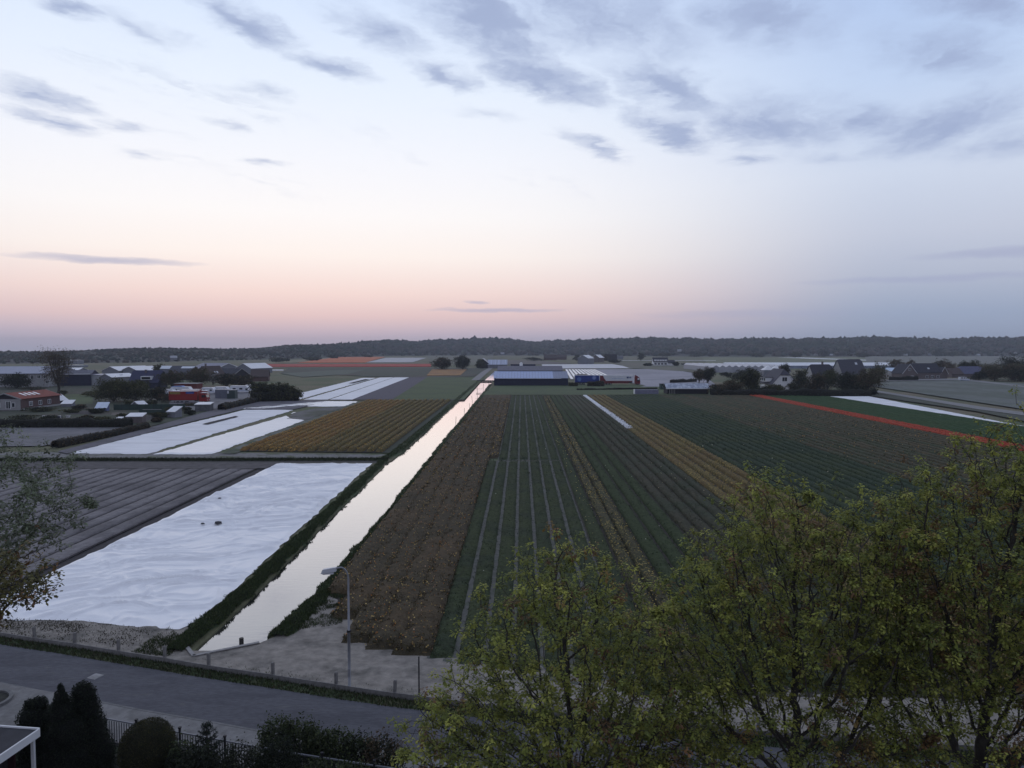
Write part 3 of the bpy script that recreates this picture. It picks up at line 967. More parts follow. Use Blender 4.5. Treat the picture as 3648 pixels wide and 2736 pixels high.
def sheet(name, label, near, far, m, res=.3, amp=.1, zb=.14, ragged=.15, group=None, seed=0, cat='crop cover', ang=.42):
    L_ = hypot(far[0][0] - near[0][0], far[0][1] - near[0][1])
    W_ = max(hypot(near[-1][0] - near[0][0], near[-1][1] - near[0][1]), hypot(far[-1][0] - far[0][0], far[-1][1] - far[0][1]))
    nu, nv = max(6, int(W_ / res)), max(6, int(L_ / res))
    u, v = np.linspace(0, 1, nu), np.linspace(0, 1, nv)
    A, B = poly_at(near, u), poly_at(far, u)
    G = A[None] * (1 - v[:, None, None]) + B[None] * v[:, None, None]
    X, Y = G[..., 0], G[..., 1]
    U, Vv = np.meshgrid(u, v)
    ed = np.minimum(np.minimum(U, 1 - U) * W_, np.minimum(Vv, 1 - Vv) * L_)
    k = np.clip(ed / .7, 0, 1)
    wx = ragged * (fbm(Y * .7 + seed, X * .2, 3) - .5) * 2 * (1 - np.clip(ed / 1.5, 0, 1))
    wy = ragged * (fbm(X * .7 + seed, Y * .2 + 9, 3) - .5) * 2.4 * (1 - np.clip(ed / 1.5, 0, 1))
    ca, sa = cos(ang), sin(ang)
    wpx = X + 1.2 * (fbm(X * .25 + seed, Y * .25, 2) - .5) * 4
    wpy = Y + 1.2 * (fbm(X * .25 + 30, Y * .25 + seed, 2) - .5) * 4
    a1, b1 = wpx * ca + wpy * sa, -wpx * sa + wpy * ca
    n1 = fbm(a1 * .10 + seed, b1 * .50, 2)
    n2 = fbm(a1 * .22 + 50, b1 * 1.05 + seed, 2)
    n3 = fbm(a1 * .5 + 20, b1 * 2.1 + seed, 2)
    cr = lambda n_, w_: np.exp(-((n_ - .5) / w_) ** 2) - .4 * np.exp(-((n_ - .5 - 1.3 * w_) / w_) ** 2)
    rid = (n1 - .5) * 1.2 + cr(n1, .055) * .36 + cr(n2, .075) * .34 + cr(n3, .11) * .24
    sl = fbm(X * .12 + seed, Y * .12, 3)
    Z = .06 + (zb + amp * rid * (.35 + 1.3 * sl) + amp * .8 * (sl - .5)) * k
    V = np.stack([X + wx, Y + wy, np.maximum(Z, .05)], -1).reshape(-1, 3)
    ii = np.arange((nv - 1) * nu).reshape(-1, nu)[:, :-1].ravel()
    F = np.stack([ii, ii + 1, ii + nu + 1, ii + nu], 1)
    o = npmesh(name, V, F, m, None, None, True)
    return tag(o, label, cat, group)


sheet('crop_fleece', 'large wrinkled white fleece sheet on the near field left of the canal', [(-33.4, 42.2), (-27, 41.9), (-22.5, 41.2), (-19.5, 40.7), (-18.9, 41.6)], [(-34.0, 100.2), (-20.9, 101.0)], M_fleece, .10, .30, .10, .25, seed=2)
sheet('crop_fleece', 'blue white fleece sheet beside the dirt track, its middle slit open', [(-69.51, 110.38), (-56.77, 109.65)], [(-72.4, 189.14), (-59.5, 190.18)], M_fleece_far, .45, .09, .12, .5, seed=9)
sheet('crop_fleece', 'shiny white fleece sheet next to the orange tulips, torn at its far end', [(-55.56, 109.37), (-47.1, 109.78)], [(-56.15, 173.38), (-52.19, 165.07), (-48.42, 162.51)], M_sheet_gloss, .4, .08, .12, .5, seed=14)
sheet('crop_fleece', 'ragged bright scrap of white fleece above the torn sheet', [(-77.32, 192.62), (-68.8, 191.83), (-66.7, 201.25), (-48.97, 201.48)], [(-58.69, 220.78), (-49.83, 220.9)], M_sheet_gloss, .5, .08, .12, .7, seed=18)
sheet('crop_fleece', 'tiny white fleece remnant lying on grey soil', [(-56.99, 179.42), (-55.7, 180.23)], [(-57.54, 183.42), (-56.16, 182.62)], M_sheet_gloss, .3, .05, .08, .2, seed=21)
sheet('crop_fleece', 'long tapering white sheet nearest the dark hedge', [(-77.64, 225.37), (-70.01, 226.71)], [(-87.62, 399.97), (-80.08, 400.07)], M_fleece_far, .8, .06, .1, .4, seed=25)
sheet('crop_fleece', 'middle one of three parallel long white sheets', [(-68.63, 227.98), (-61.14, 229.35)], [(-78.99, 403.98), (-71.6, 408.06)], M_fleece_far, .8, .06, .1, .3, seed=28)
sheet('crop_fleece', 'long white sheet beside the dark lilac soil', [(-60.52, 229.36), (-53.35, 229.45)], [(-71.28, 408.06), (-62.8, 408.17)], M_fleece_far, .8, .06, .1, .3, seed=31)
sheet('crop_fleece', 'broad white sheet along the right side of the dark green field', [(103.5, 150), (97.5, 146)], [(117.0, 246.5), (102.7, 246.4)], M_fleece_far, .9, .05, .1, .3, seed=36)
patch('bare_slit', [(-66.76, 151.46), (-65.23, 150.92), (-65.89, 168.97), (-66.95, 169.65)], M_soil_dark, .36)
patch('bare_slit', [(-79.05, 332.57), (-77.13, 332.59), (-78.91, 378.16), (-81.24, 378.13)], M_soil_dark, .36)
for (x, y), r_, lab in (((-27.19, 64.59), .34, 'dark weight bag lying on the big white fleece, larger one'), ((-28.46, 64.27), .18, 'small dark lump on the big white fleece beside the larger bag'), ((-31.53, 75.37), .18, 'small dark lump higher up on the big white fleece')):
    bm = bmesh.new()
    bmesh.ops.create_uvsphere(bm, u_segments=14, v_segments=8, radius=1)
    for v in bm.verts:
        v.co.x *= r_ * (1 + .2 * sin(v.co.z * 5 + x))
        v.co.y *= r_ * .7
        v.co.z = max(v.co.z, -.5) * r_ * .45
    me = bpy.data.meshes.new('weight_bag')
    bm.to_mesh(me)
    bm.free()
    me.materials.append(mat('bag_cloth', (.05, .05, .055), .8, .2, 6))
    o = link(bpy.data.objects.new('weight_bag', me))
    o.location = (x, y, .42)
    tag(o, lab, 'weight bag')

# ------------------------------------------------------------------ more ground sheets, near to far
M_lilac = mat('lilac_soil', (.125, .118, .135), .95, .2, 1.5, .04, 4, col2=(.10, .097, .105), c2scale=.1)
M_gravel = mat('gravel', (.21, .205, .20), .95, .2, 2)
M_yard = mat('yard_paving', (.155, .15, .16), .9, .2, .8, col2=(.12, .12, .125), c2scale=.15)
M_dgreen = mat('dark_green_field', (.050, .062, .044), .95, .25, .8, col2=(.065, .06, .045), c2scale=.03)
M_gardn = mat('allotment_green', (.036, .046, .026), .95, .4, .8, col2=(.055, .048, .036), c2scale=.12)
M_ochre = mat('far_ochre', (.30, .16, .055), .95, .25, 1.0, col2=(.22, .12, .06), c2scale=.1)
M_orfar = mat('far_orange', (.50, .15, .055), .95, .2, .6, col2=(.42, .10, .045), c2scale=.05)
M_redfar = mat('far_red', (.36, .045, .032), .95, .2, .6, col2=(.29, .05, .035), c2scale=.05)
M_grey = mat('far_plastic', (.30, .31, .34), .6, .1, .5)
M_greyf = mat('grey_cover_field', (.27, .26, .29), .8, .12, .3, col2=(.22, .215, .235), c2scale=.03)
M_olive = mat('olive_field', (.105, .11, .075), .95, .2, .3, col2=(.13, .12, .09), c2scale=.02)
M_gg = mat('grey_green_field', (.125, .135, .12), .95, .2, .6, col2=(.095, .108, .085), c2scale=.06, stretch=(1, .35, 1))
patch('allotment_ground', [(-131.59, 143.15), (-75.62, 118.0), (-76.26, 146.98), (-77.88, 210.38), (-96.69, 255.97), (-135.37, 302.54), (-176.91, 313.56), (-286.11, 312.14)], M_gardn)
patch('grass_plot', [(-131.43, 207.55), (-124.22, 209.77), (-152.0, 256.85), (-158.79, 252.01)], M_lawn)
patch('vegetable_plot', [(-109.59, 175.66), (-103.45, 175.74), (-108.66, 185.24), (-114.62, 185.16)], M_soil_dark)
patch('vegetable_plot', [(-83.38, 160.77), (-82.91, 170.15), (-86.0, 175.96), (-89.39, 172.94)], M_soil_dark)
patch('vegetable_plot', [(-98.04, 172.83), (-94.75, 173.61), (-98.47, 180.46), (-101.97, 180.42)], mat('dug_soil', (.10, .085, .07), .95, .3, 1))
patch('parking_lot', [(-97.36, 115.7), (-78.38, 117.97), (-76.58, 145.4), (-79.96, 148.53), (-118.56, 148.03)], M_yard)
patch('dirt_track', [(-71.74, 111.56), (-68.73, 109.2), (-71.71, 151.96), (-73.59, 192.67), (-77.47, 210.38), (-81.59, 218.15), (-80.29, 189.03), (-74.89, 145.42)], M_lilac)
patch('soil_field', [(-72.58, 190.01), (-59.63, 191.06), (-58.37, 223.18), (-77.74, 224.14), (-79.49, 214.75)], M_lilac)
patch('soil_field', [(-53.04, 163.74), (-48.04, 161.87), (-48.28, 202.48), (-55.31, 192.01), (-56.36, 179.43)], mat('torn_soil', (.12, .118, .115), .95, .3, 1, col2=(.07, .075, .055), c2scale=.15))
patch('soil_field', [(-52.97, 228.19), (-40.47, 228.35), (-52.59, 408.31), (-62.64, 408.18)], mat('dark_lilac_soil', (.088, .080, .098), .95, .2, 1.5, .04, 4))
patch('meadow', [(-40.25, 227.1), (-17.86, 228.65), (-19.16, 315.62), (-20.61, 412.78), (-53.12, 412.36)], M_lawn)
patch('ditch', [(-82.71, 223.47), (-17.66, 226.15), (-17.8, 227.89), (-83.61, 225.91)], M_ditch)
patch('ditch', [(-72.26, 410.07), (-27.03, 418.94), (-27.45, 425.36), (-73.72, 418.33)], M_ditch)
patch('lawn', [(-13.79, 250.83), (77.38, 253.55), (88.84, 296.81), (48.68, 323.86), (-11.73, 318.13)], M_lawn)
patch('yard', [(-82.4, 182.28), (-79.92, 195.34), (-81.62, 221.67), (-97.72, 264.17), (-124.7, 260.47), (-99.74, 204.84)], M_yard)
patch('gravel_path', [(-25.5, 368.77), (-21.54, 368.82), (-23.78, 613.56), (-29.2, 613.49)], M_gravel)
patch('field', [(-87.76, 416.04), (-27.45, 425.36), (-27.38, 604.61), (-85.57, 621.93), (-195.02, 611.33), (-157.95, 477.58), (-104.19, 437.83)], M_dgreen)
patch('field', [(-154.4, 466.83), (-122.16, 407.4), (-108.77, 457.11), (-119.16, 554.95), (-141.02, 540.19)], mat('pale_green_field', (.085, .10, .075), .95, .2, .8))
tag(MB().prism([(-55.8, 429.39), (-36.36, 434.13), (-41.98, 563.49), (-68.82, 563.14)], 0, .45).build('tulip_field', M_ochre), 'ochre flower field in front of the two round dark trees', 'tulip field')
patch('field', [(-35.66, 429.65), (-27.73, 429.75), (-28.13, 595.94), (-41.11, 563.5)], M_dgreen)
tag(MB().prism([(-229.9, 639.24), (-80.58, 651.24), (-94.62, 764.89), (-267.33, 755.67)], 0, .4).build('tulip_field', M_redfar), 'far dark red tulip strip lying across the left distance', 'tulip field')
tag(MB().prism([(-255.62, 831.81), (-182.39, 849.82), (-268.41, 1436.96), (-354.54, 1411.41)], 0, .4).build('tulip_field', M_orfar), 'far orange red tulip field beyond the dark red strip', 'tulip field')
patch('field', [(-273.15, 755.59), (-260.84, 848.8), (-324.33, 1301.11), (-350.3, 1342.91), (-289.51, 784.05)], mat('far_yellow_green', (.20, .17, .10), .95, .2, .4))
patch('field', [(-181.08, 849.84), (-129.46, 868.28), (-169.17, 1303.14), (-241.75, 1302.19)], M_grey)
patch('field', [(-207.35, 561.33), (-193.6, 606.86), (-76.01, 622.06), (-77.75, 636.32), (-227.31, 615.46)], M_olive)
patch('white_track', [(-191.58, 532.58), (-174.12, 532.8), (-181.09, 554.15), (-193.9, 553.98)], mat('white_ground_sheet', (.7, .7, .7), .8, .05))
patch('field', [(-89.35, 731.32), (-32.02, 707.21), (-62.78, 1670.23), (-216.54, 1668.23)], M_olive)
patch('field', [(-19.1, 732.24), (29.71, 759.54), (55.01, 788.54), (16.42, 1018.85), (-41.18, 993.83)], mat('brown_grey_field', (.12, .105, .095), .95, .2, .4))
patch('cover_field', [(17.38, 588.13), (94.74, 597.55), (93.78, 760.37), (20.6, 745.85)], mat('pale_cover', (.52, .52, .53), .7, .06, .3))
patch('cover_field', [(49.35, 304.95), (82.08, 305.38), (111.78, 454.99), (114.54, 573.27), (52.39, 564.72), (45.22, 390.43), (53.24, 314.18)], M_greyf)
field('crop_tunnels', 'bright striped rows of white film tunnels behind the trailers', 'crop tunnels', (25.05, 379.52), (49.81, 379.84), (33.34, 564.47), (56.72, 564.78), 10, .3, .5, MATS['white_film'], None, M_soil, bname='film_tunnel', jit=.0)
patch('field', [(88.68, 606.12), (121.89, 481.23), (203.09, 790.47), (109.74, 889.93)], M_olive)
patch('field', [(200.07, 790.43), (433.31, 738.13), (745.06, 1357.18), (331.72, 1351.8)], mat('bright_olive_field', (.14, .15, .085), .95, .2, .3))
patch('white_track', [(163.49, 721.97), (184.48, 722.25), (194.54, 761.69), (172.41, 761.4)], MATS['white_ground_sheet'])
patch('white_track', [(471.22, 1353.61), (463.32, 779.26), (481.14, 809.26), (512.56, 1354.15)], MATS['white_ground_sheet'])
patch('white_track', [(128.6, 982.02), (261.42, 988.38), (268.38, 1014.73), (132.01, 1008.07)], MATS['white_ground_sheet'])
patch('field', [(148.38, 315.42), (130.93, 191.79), (144.09, 185.23), (238.75, 307.42), (219.47, 368.72), (173.91, 352.72)], M_gg)
patch('field_track', [(129.39, 270.57), (118.64, 191.63), (118.09, 151.66), (123.43, 158.56), (125.08, 200.84), (134.05, 275.95)], M_gravel)
patch('grass_strip', [(117.03, 246.61), (114.46, 184.85), (103.19, 132.42), (116.82, 150.02), (118.1, 190.75), (128.56, 268.83)], mat('rough_grass', (.06, .065, .045), .95, .3, .8))
patch('lane', [(174.14, 358.73), (221.41, 371.99), (206.5, 302.61), (212.62, 311.6), (235.33, 392.91), (183.35, 374.8)], M_gravel)
patch('field', [(372.33, 792.68), (527.21, 714.5), (1244.21, 1687.27), (724.93, 1556.66)], mat('far_grey_green', (.15, .15, .125), .95, .2, .2))

# ------------------------------------------------------------------ wooded dunes on the horizon
M_dune = mat('dune_scrub', (.060, .056, .046), .95, .3, .02, col2=(.045, .052, .036), c2scale=.01)
CR_PTS = [(-1572.85, 900, 12.83), (-1243.44, 950, 14.89), (-973.11, 980, 16.0), (-718.67, 1000, 16.77), (-652.3, 1020, 16.39), (-635.73, 1060, 18.04), (-618.15, 1180, 21.46), (-540.89, 1250, 20.81), (-509.68, 1300, 20.0), (-489.26, 1400, 23.0), (-480.66, 1500, 28.1), (-440.95, 1620, 28.44), (-405.46, 1750, 31.45), (-396.5, 1850, 37.29), (-359.34, 2000, 40.54), (-311.89, 2150, 38.25), (-222.63, 2250, 43.58), (-142.33, 2350, 48.39), (-53.35, 2400, 49.98), (38.59, 2400, 40.79), (127.71, 2350, 41.16), (234.05, 2250, 46.09), (363.1, 2150, 47.19), (458.68, 2100, 46.44), (509.77, 2080, 42.97), (619.33, 2050, 44.12), (756.05, 2000, 43.41), (869.7, 2000, 44.91), (945.32, 2000, 47.93), (1020.94, 2000, 47.16), (1134.36, 2000, 41.82), (1187.11, 2000, 44.09), (1292.54, 2000, 46.35), (1358.73, 2000, 47.85), (1773.0, 2000, 45.49), (2392.23, 1900, 36.02), (2930.87, 1800, 24.77)]
BS_PTS = [(-1329.32, 760, -0.38), (-995.71, 760, -0.29), (-755.42, 760, -0.23), (-561.14, 780, -0.29), (-445.77, 850, -0.07), (-384.77, 1100, -0.09), (-354.17, 1300, 0.01), (-305.71, 1700, 3.6), (-109.1, 1800, 3.58), (95.2, 1750, 3.28), (270.55, 1600, 0.71), (459.76, 1520, 0.34), (733.55, 1550, 0.66), (908.47, 1600, 1.4), (1088.31, 1600, 1.42), (1420.04, 1600, 1.46), (1890.39, 1500, 2.44), (2281.09, 1400, 3.4)]


def hill_sets():
    az = np.linspace(-58, 58, 700)
    ca = np.array([math.degrees(atan2(p[0], p[1])) for p in CR_PTS])
    ba = np.array([math.degrees(atan2(p[0], p[1])) for p in BS_PTS])
    cr = np.array([hypot(p[0], p[1]) for p in CR_PTS])
    cz = np.array([p[2] for p in CR_PTS])
    br = np.array([hypot(p[0], p[1]) for p in BS_PTS])
    return az, np.interp(az, ca, cr), np.interp(az, ca, cz), np.interp(az, ba, br)


h_az, h_cr, h_cz, h_br = hill_sets()
CANOPY = 5.5
t_ = np.concatenate([np.linspace(0, 1, 16), [1.06, 1.2, 1.5]])
T, A_ = np.meshgrid(t_, np.radians(h_az))
Rr = h_br[:, None] + (h_cr - h_br)[:, None] * T
prof = np.where(T <= 1, np.clip(T, 0, 1) ** .8 * (1 - .08 * np.sin(T * 5)), np.clip(1 - (T - 1) * 1.1, .3, 1))
hx, hy = Rr * np.sin(A_), Rr * np.cos(A_)
hz = (h_cz - CANOPY)[:, None] * prof + 5 * (fbm(hx * .012, hy * .012, 4) - .5) * np.clip(T * 3, 0, 1) - .5
nt_ = len(t_)
ii = np.arange((len(h_az) - 1) * nt_).reshape(-1, nt_)[:, :-1].ravel()
tag(npmesh('dunes', np.stack([hx, hy, hz], -1).reshape(-1, 3), np.stack([ii, ii + nt_, ii + nt_ + 1, ii + 1], 1), M_dune, None, None, True), kind='structure')

M_forest = mat('forest_leaf', (1, 1, 1), .95, .25, .3, attr=True)


def forest(n, crest_n, seed):
    rg = np.random.default_rng(seed)
    a = rg.uniform(-47, 47, n + crest_n)
    t = np.concatenate([rg.random(n) ** .8, rg.uniform(.93, 1.06, crest_n)])
    cr, cz, br = np.interp(a, h_az, h_cr), np.interp(a, h_az, h_cz), np.interp(a, h_az, h_br)
    r = br + (cr - br) * t
    x, y = r * np.sin(np.radians(a)), r * np.cos(np.radians(a))
    pr = np.where(t <= 1, np.clip(t, 0, 1) ** .8, 1 - (t - 1) * 1.1)
    z = (cz - CANOPY) * pr - .5
    wood = np.clip((a + 19) / 12, 0, 1)                       # the left dunes carry scrub, the rest tall wood
    size = (1.9 + 3.5 * wood) * rg.uniform(.6, 1.35, n + crest_n) * (1 + .5 * (fbm(x * .02, y * .02, 2) - .5))
    bm = bmesh.new()
    bmesh.ops.create_icosphere(bm, subdivisions=1, radius=1)
    bv = np.array([v.co[:] for v in bm.verts])
    bf = np.array([[v.index for v in f.verts] for f in bm.faces])
    bm.free()
    N, k = n + crest_n, len(bv)
    jit = 1 + rg.normal(0, .22, (N, k, 1))
    sc = np.stack([size, size, size * rg.uniform(.7, 1.15, N)], 1)[:, None, :]
    V = bv[None] * jit * sc + np.stack([x, y, z + size * .45], 1)[:, None, :]
    F = (bf[None] + (np.arange(N) * k)[:, None, None]).reshape(-1, 3)
    pal = np.array([(.030, .040, .022), (.042, .046, .026), (.050, .042, .030), (.065, .052, .040), (.028, .036, .026)])
    pick = np.clip((fbm(x * .01, y * .01, 3) * 1.6 - .3 + rg.normal(0, .18, N)) * 5, 0, 4).astype(int)
    col = pal[pick] * (1 + rg.normal(0, .25, (N, 1))).clip(.4, 1.7)
    o = npmesh('forest', V.reshape(-1, 3), F, M_forest, np.repeat(col, k, 0))
    return tag(o, 'dark wooded dune ridge closing the horizon', None, None, 'stuff')


forest(11500, 3000, 4)

# ------------------------------------------------------------------ trees and hedges of the middle distance
M_leaf = mat('tree_leaves', (1, 1, 1), .85, .12, .5, attr=True, transl=.2)
M_bark = mat('bark', (.055, .046, .038), .9, .3, 3, .02, 12)
M_wood_dark = mat('dark_twigs', (.03, .026, .022), .9, .2, 2)
OLIVE = [(.066, .070, .026), (.082, .076, .032), (.052, .056, .025)]
DARK = [(.027, .033, .018), (.036, .041, .022), (.022, .026, .017)]
BROWN = [(.092, .066, .040), (.072, .056, .034), (.105, .078, .046)]
PALE = [(.075, .085, .045), (.06, .07, .035)]


def crown_mesh(name, lobes, n, lsize, cols, seed, parent=None, shell=.55, aspect=.7, up=.2, kind=None):
    """leaf clumps through the volume of several lobes (cx, cy, cz, rx, ry, rz)"""
    rg = np.random.default_rng(seed)
    lob = np.array(lobes, float)
    vol = lob[:, 3] * lob[:, 4] * lob[:, 5]
    nc = max(6, n // 14)
    k = rg.choice(len(lob), nc, p=vol / vol.sum())
    d = rg.normal(size=(nc, 3))
    d /= np.linalg.norm(d, axis=1)[:, None]
    r = (shell + (1 - shell) * rg.random((nc, 1))) * rg.uniform(.75, 1.1, (nc, 1))
    cc = lob[k, :3] + d * r * lob[k, 3:]
    cl_col = np.asarray(cols)[rg.integers(0, len(cols), nc)] * (1 + rg.normal(0, .22, (nc, 1))).clip(.45, 1.8)
    j = rg.integers(0, nc, n)
    sig = lob[k[j], 3:] * .17
    cen = cc[j] + rg.normal(size=(n, 3)) * sig
    V, F = leafquads(cen, up, lsize, rg, aspect)
    col = (cl_col[j] * (1 + rg.normal(0, .2, (n, 1))).clip(.5, 1.7)).clip(.004, .9)
    o = npmesh(name, V, F, M_leaf, np.repeat(col, 4, 0), parent)
    return tag(o, kind=kind)


def tree(name, label, cat, loc, h, w, cols=OLIVE, seed=1, n=900, lsize=.7, base=.18, lobes=None, group=None, limbs=5, bark=None, tall=1.0, aspect=.7, shell=.5):
    """tapered trunk with limbs reaching into an uneven crown"""
    rg = np.random.default_rng(seed)
    root = thing(name, label, cat, (loc[0], loc[1], 0), 0, group)
    b0 = h * base
    if lobes is None:
        lobes = []
        m = 5 + int(rg.integers(0, 4))
        for i in range(m):
            a = 2 * pi * i / m + rg.uniform(-.4, .4)
            q = rg.uniform(.35, .62)
            zz_ = b0 + (h - b0) * rg.uniform(.28, .75)
            rr = w * rg.uniform(.23, .34)
            rv = min((h - b0) * rg.uniform(.2, .32) * tall, (h - zz_) * .98, (zz_ - b0 * .4))
            lobes.append((cos(a) * w * .5 * q, sin(a) * w * .5 * q, zz_, rr, rr, rv))
        lobes.append((0, 0, b0 + (h - b0) * .4, w * .36, w * .36, (h - b0) * .42))
        lobes.append((rg.uniform(-.1, .1) * w, rg.uniform(-.1, .1) * w, h * .76, w * .27, w * .27, h * .235))
    tr = MB()
    r0 = .03 * h + .04
    tr.tube([(0, 0, -.1), (rg.normal(0, .02) * h, rg.normal(0, .02) * h, b0), (rg.normal(0, .04) * h, rg.normal(0, .04) * h, h * .8)], [r0, r0 * .75, r0 * .15], 7)
    for i in range(min(limbs, len(lobes))):
        q = lobes[i]
        z0 = b0 * rg.uniform(.7, 1.3)
        tr.tube([(0, 0, z0), (q[0] * .5, q[1] * .5, (z0 + q[2]) * .5), (q[0], q[1], q[2] + q[5] * .5)], [r0 * .5, r0 * .33, r0 * .08], 5)
    tr.build('trunk', bark or M_bark, root)
    crown_mesh('crown', lobes, n, lsize, cols, seed + 100, root, aspect=aspect, shell=shell)
    return root


def hedge(name, label, p0, p1, h, w, cols, seed, n=None, lsize=.4, cat='hedge', group=None, bulge=.25):
    """dense planted row: twiggy core with leaves all over it"""
    rg = np.random.default_rng(seed)
    L_ = hypot(p1[0] - p0[0], p1[1] - p0[1])
    root = thing(name, label, cat, (p0[0], p0[1], 0), atan2(p1[1] - p0[1], p1[0] - p0[0]), group)
    nn_ = max(8, int(L_ / .8))
    xs = np.linspace(0, L_, nn_)
    pr = [(-.42, 0), (-.46, .5), (-.36, .88), (0, .94), (.36, .88), (.46, .5), (.42, 0)]
    hh = h * (1 + bulge * (fbm(xs * .35 + seed, xs * 0 + 2, 3) - .5) * 2)
    V = np.array([[(x, y * w, z * hk) for y, z in pr] for x, hk in zip(xs, hh)]).reshape(-1, 3)
    V += rg.normal(0, .05, V.shape)
    m = len(pr)
    q = np.arange((nn_ - 1) * m).reshape(-1, m)[:, :-1].ravel()
    F = np.stack([q, q + m, q + m + 1, q + 1], 1)
    core = npmesh('branches', V, F, mat('hedge_core', (.016, .016, .012), .95, .3, 2), None, root)
    n = n or int(L_ * (h * 2 + w) * 9 / lsize ** 1.2 * .35)
    x = rg.uniform(-.1, L_ + .1, n)
    hx_ = np.interp(x, xs, hh)
    a = rg.uniform(-.1, pi + .1, n)
    cen = np.stack([x, np.cos(a) * w * .5, np.clip(np.abs(np.sin(a)) ** .45 * hx_ * rg.uniform(.55, 1.03, n), .05, None)], 1)
    cen += rg.normal(0, .05, cen.shape)
    V, F = leafquads(cen, .3, lsize, rg, .7)
    ck_ = np.asarray(cols)[np.clip((fbm(x * .5 + seed, x * 0, 2) * len(cols) * 1.2 - .1 + rg.normal(0, .25, n)), 0, len(cols) - 1).astype(int)]
    col = (ck_ * (1 + rg.normal(0, .3, (n, 1))).clip(.4, 1.8)).clip(.004, .9)
    tag(npmesh('foliage', V, F, M_leaf, np.repeat(col, 4, 0), root), kind='stuff')
    return root


# ------------------------------------------------------------------ buildings
M_slate = mat('slate_roof', (.062, .062, .078), .8, .15, 1.5, .01, 6, stretch=(1, 1, 3))
M_slate2 = mat('dark_roof', (.040, .040, .052), .85, .2, 1.5, .01, 6)
M_brownroof = mat('brown_roof', (.075, .056, .052), .85, .2, 1.5, .01, 6)
M_red_roof = mat('red_tile_roof', (.20, .058, .042), .85, .25, 1.2, .02, 5)
M_whiteroof = mat('white_sheet_roof', (.74, .74, .75), .5, .06, .8)
M_greyroof = mat('grey_sheet_roof', (.33, .34, .37), .5, .08, .8)
M_blueroof = mat('blue_sheet_roof', (.30, .37, .55), .5, .10, .9)
M_bluegrey = mat('blue_grey_roof', (.17, .20, .29), .5, .08, .5)
M_palebrick = mat('pale_render', (.34, .335, .33), .9, .1, 1)
M_brick = mat('dark_brick', (.12, .075, .07), .9, .2, 2.5, .01, 10)
M_brick2 = mat('grey_brick', (.15, .125, .12), .9, .2, 2.5, .01, 10)
M_white = mat('white_paint', (.74, .74, .74), .6, .05, 1)
M_navy = mat('navy_sheet', (.024, .026, .055), .7, .2, 1.2)
M_greywall = mat('grey_sheet_wall', (.20, .205, .23), .7, .1, 1)
M_darkwall = mat('dark_boards', (.030, .028, .036), .85, .2, 2)
M_redwood = mat('red_boards', (.14, .035, .032), .85, .2, 2)
M_green_s = mat('green_sheet', (.035, .06, .05), .8, .2, 1)
M_glass = mat('window_glass', (.02, .024, .03), .08, .1, .3, spec=.8)
M_skyglass = mat('roof_glass', (.55, .58, .62), .25, .05, 1, spec=.8)
M_poly = mat('greenhouse_film', (.40, .41, .44), .45, .12, .4)
M_trim = M_white


def slab_roof(mb, pts, t=.12):
    """a roof plane with thickness; pts in order"""
    a, b_, c = (Vector(p) for p in pts[:3])
    n = (b_ - a).cross(c - a).normalized()
    if n.z < 0:
        pts = pts[::-1]
        n = -n
    top = [tuple(Vector(p) + n * t) for p in pts]
    k = len(pts)
    return mb.add(list(pts) + top, [tuple(range(k - 1, -1, -1)), tuple(range(k, 2 * k))] + [(i, (i + 1) % k, k + (i + 1) % k, k + i) for i in range(k)])


def window(root, side, a, z, w, h, half, fm=None, pm=None, name='window', lean=0.0):
    """framed pane on a wall of a house: side f/b/l/r, a along the wall, half = distance of that wall from the centre"""
    fm, pm = fm or M_trim, pm or M_glass
    f, p = MB(), MB()
    b = .09 if w > .6 else .06
    parts = [(0, h / 2 - b / 2, w, b), (0, -h / 2 + b / 2, w, b), (-w / 2 + b / 2, 0, b, h - 2 * b), (w / 2 - b / 2, 0, b, h - 2 * b)]
    if w > 1.1:
        parts.append((0, 0, b, h - 2 * b))
    sg = {'f': -1, 'b': 1, 'l': -1, 'r': 1}[side]
    for u, v, su, sv in parts:
        if side in 'fb':
            f.box(a + u, sg * (half + .03), z + v, su, .10, sv)
        else:
            f.box(sg * (half + .03), a + u, z + v, .10, su, sv)
    if side in 'fb':
        p.box(a, sg * (half + .008), z, w - .02, .03, h - .02)
    else:
        p.box(sg * (half + .008), a, z, .03, w - .02, h - .02)
    fo = f.build(name, fm, root)
    p.build('pane', pm, fo)
    return fo


def door(root, side, a, w, h, half, m=None):
    sg = {'f': -1, 'b': 1, 'l': -1, 'r': 1}[side]
    d = MB()
    if side in 'fb':
        d.box(a, sg * (half + .02), h / 2, w, .08, h)
    else:
        d.box(sg * (half + .02), a, h / 2, .08, w, h)
    return d.build('door', m or M_white, root)


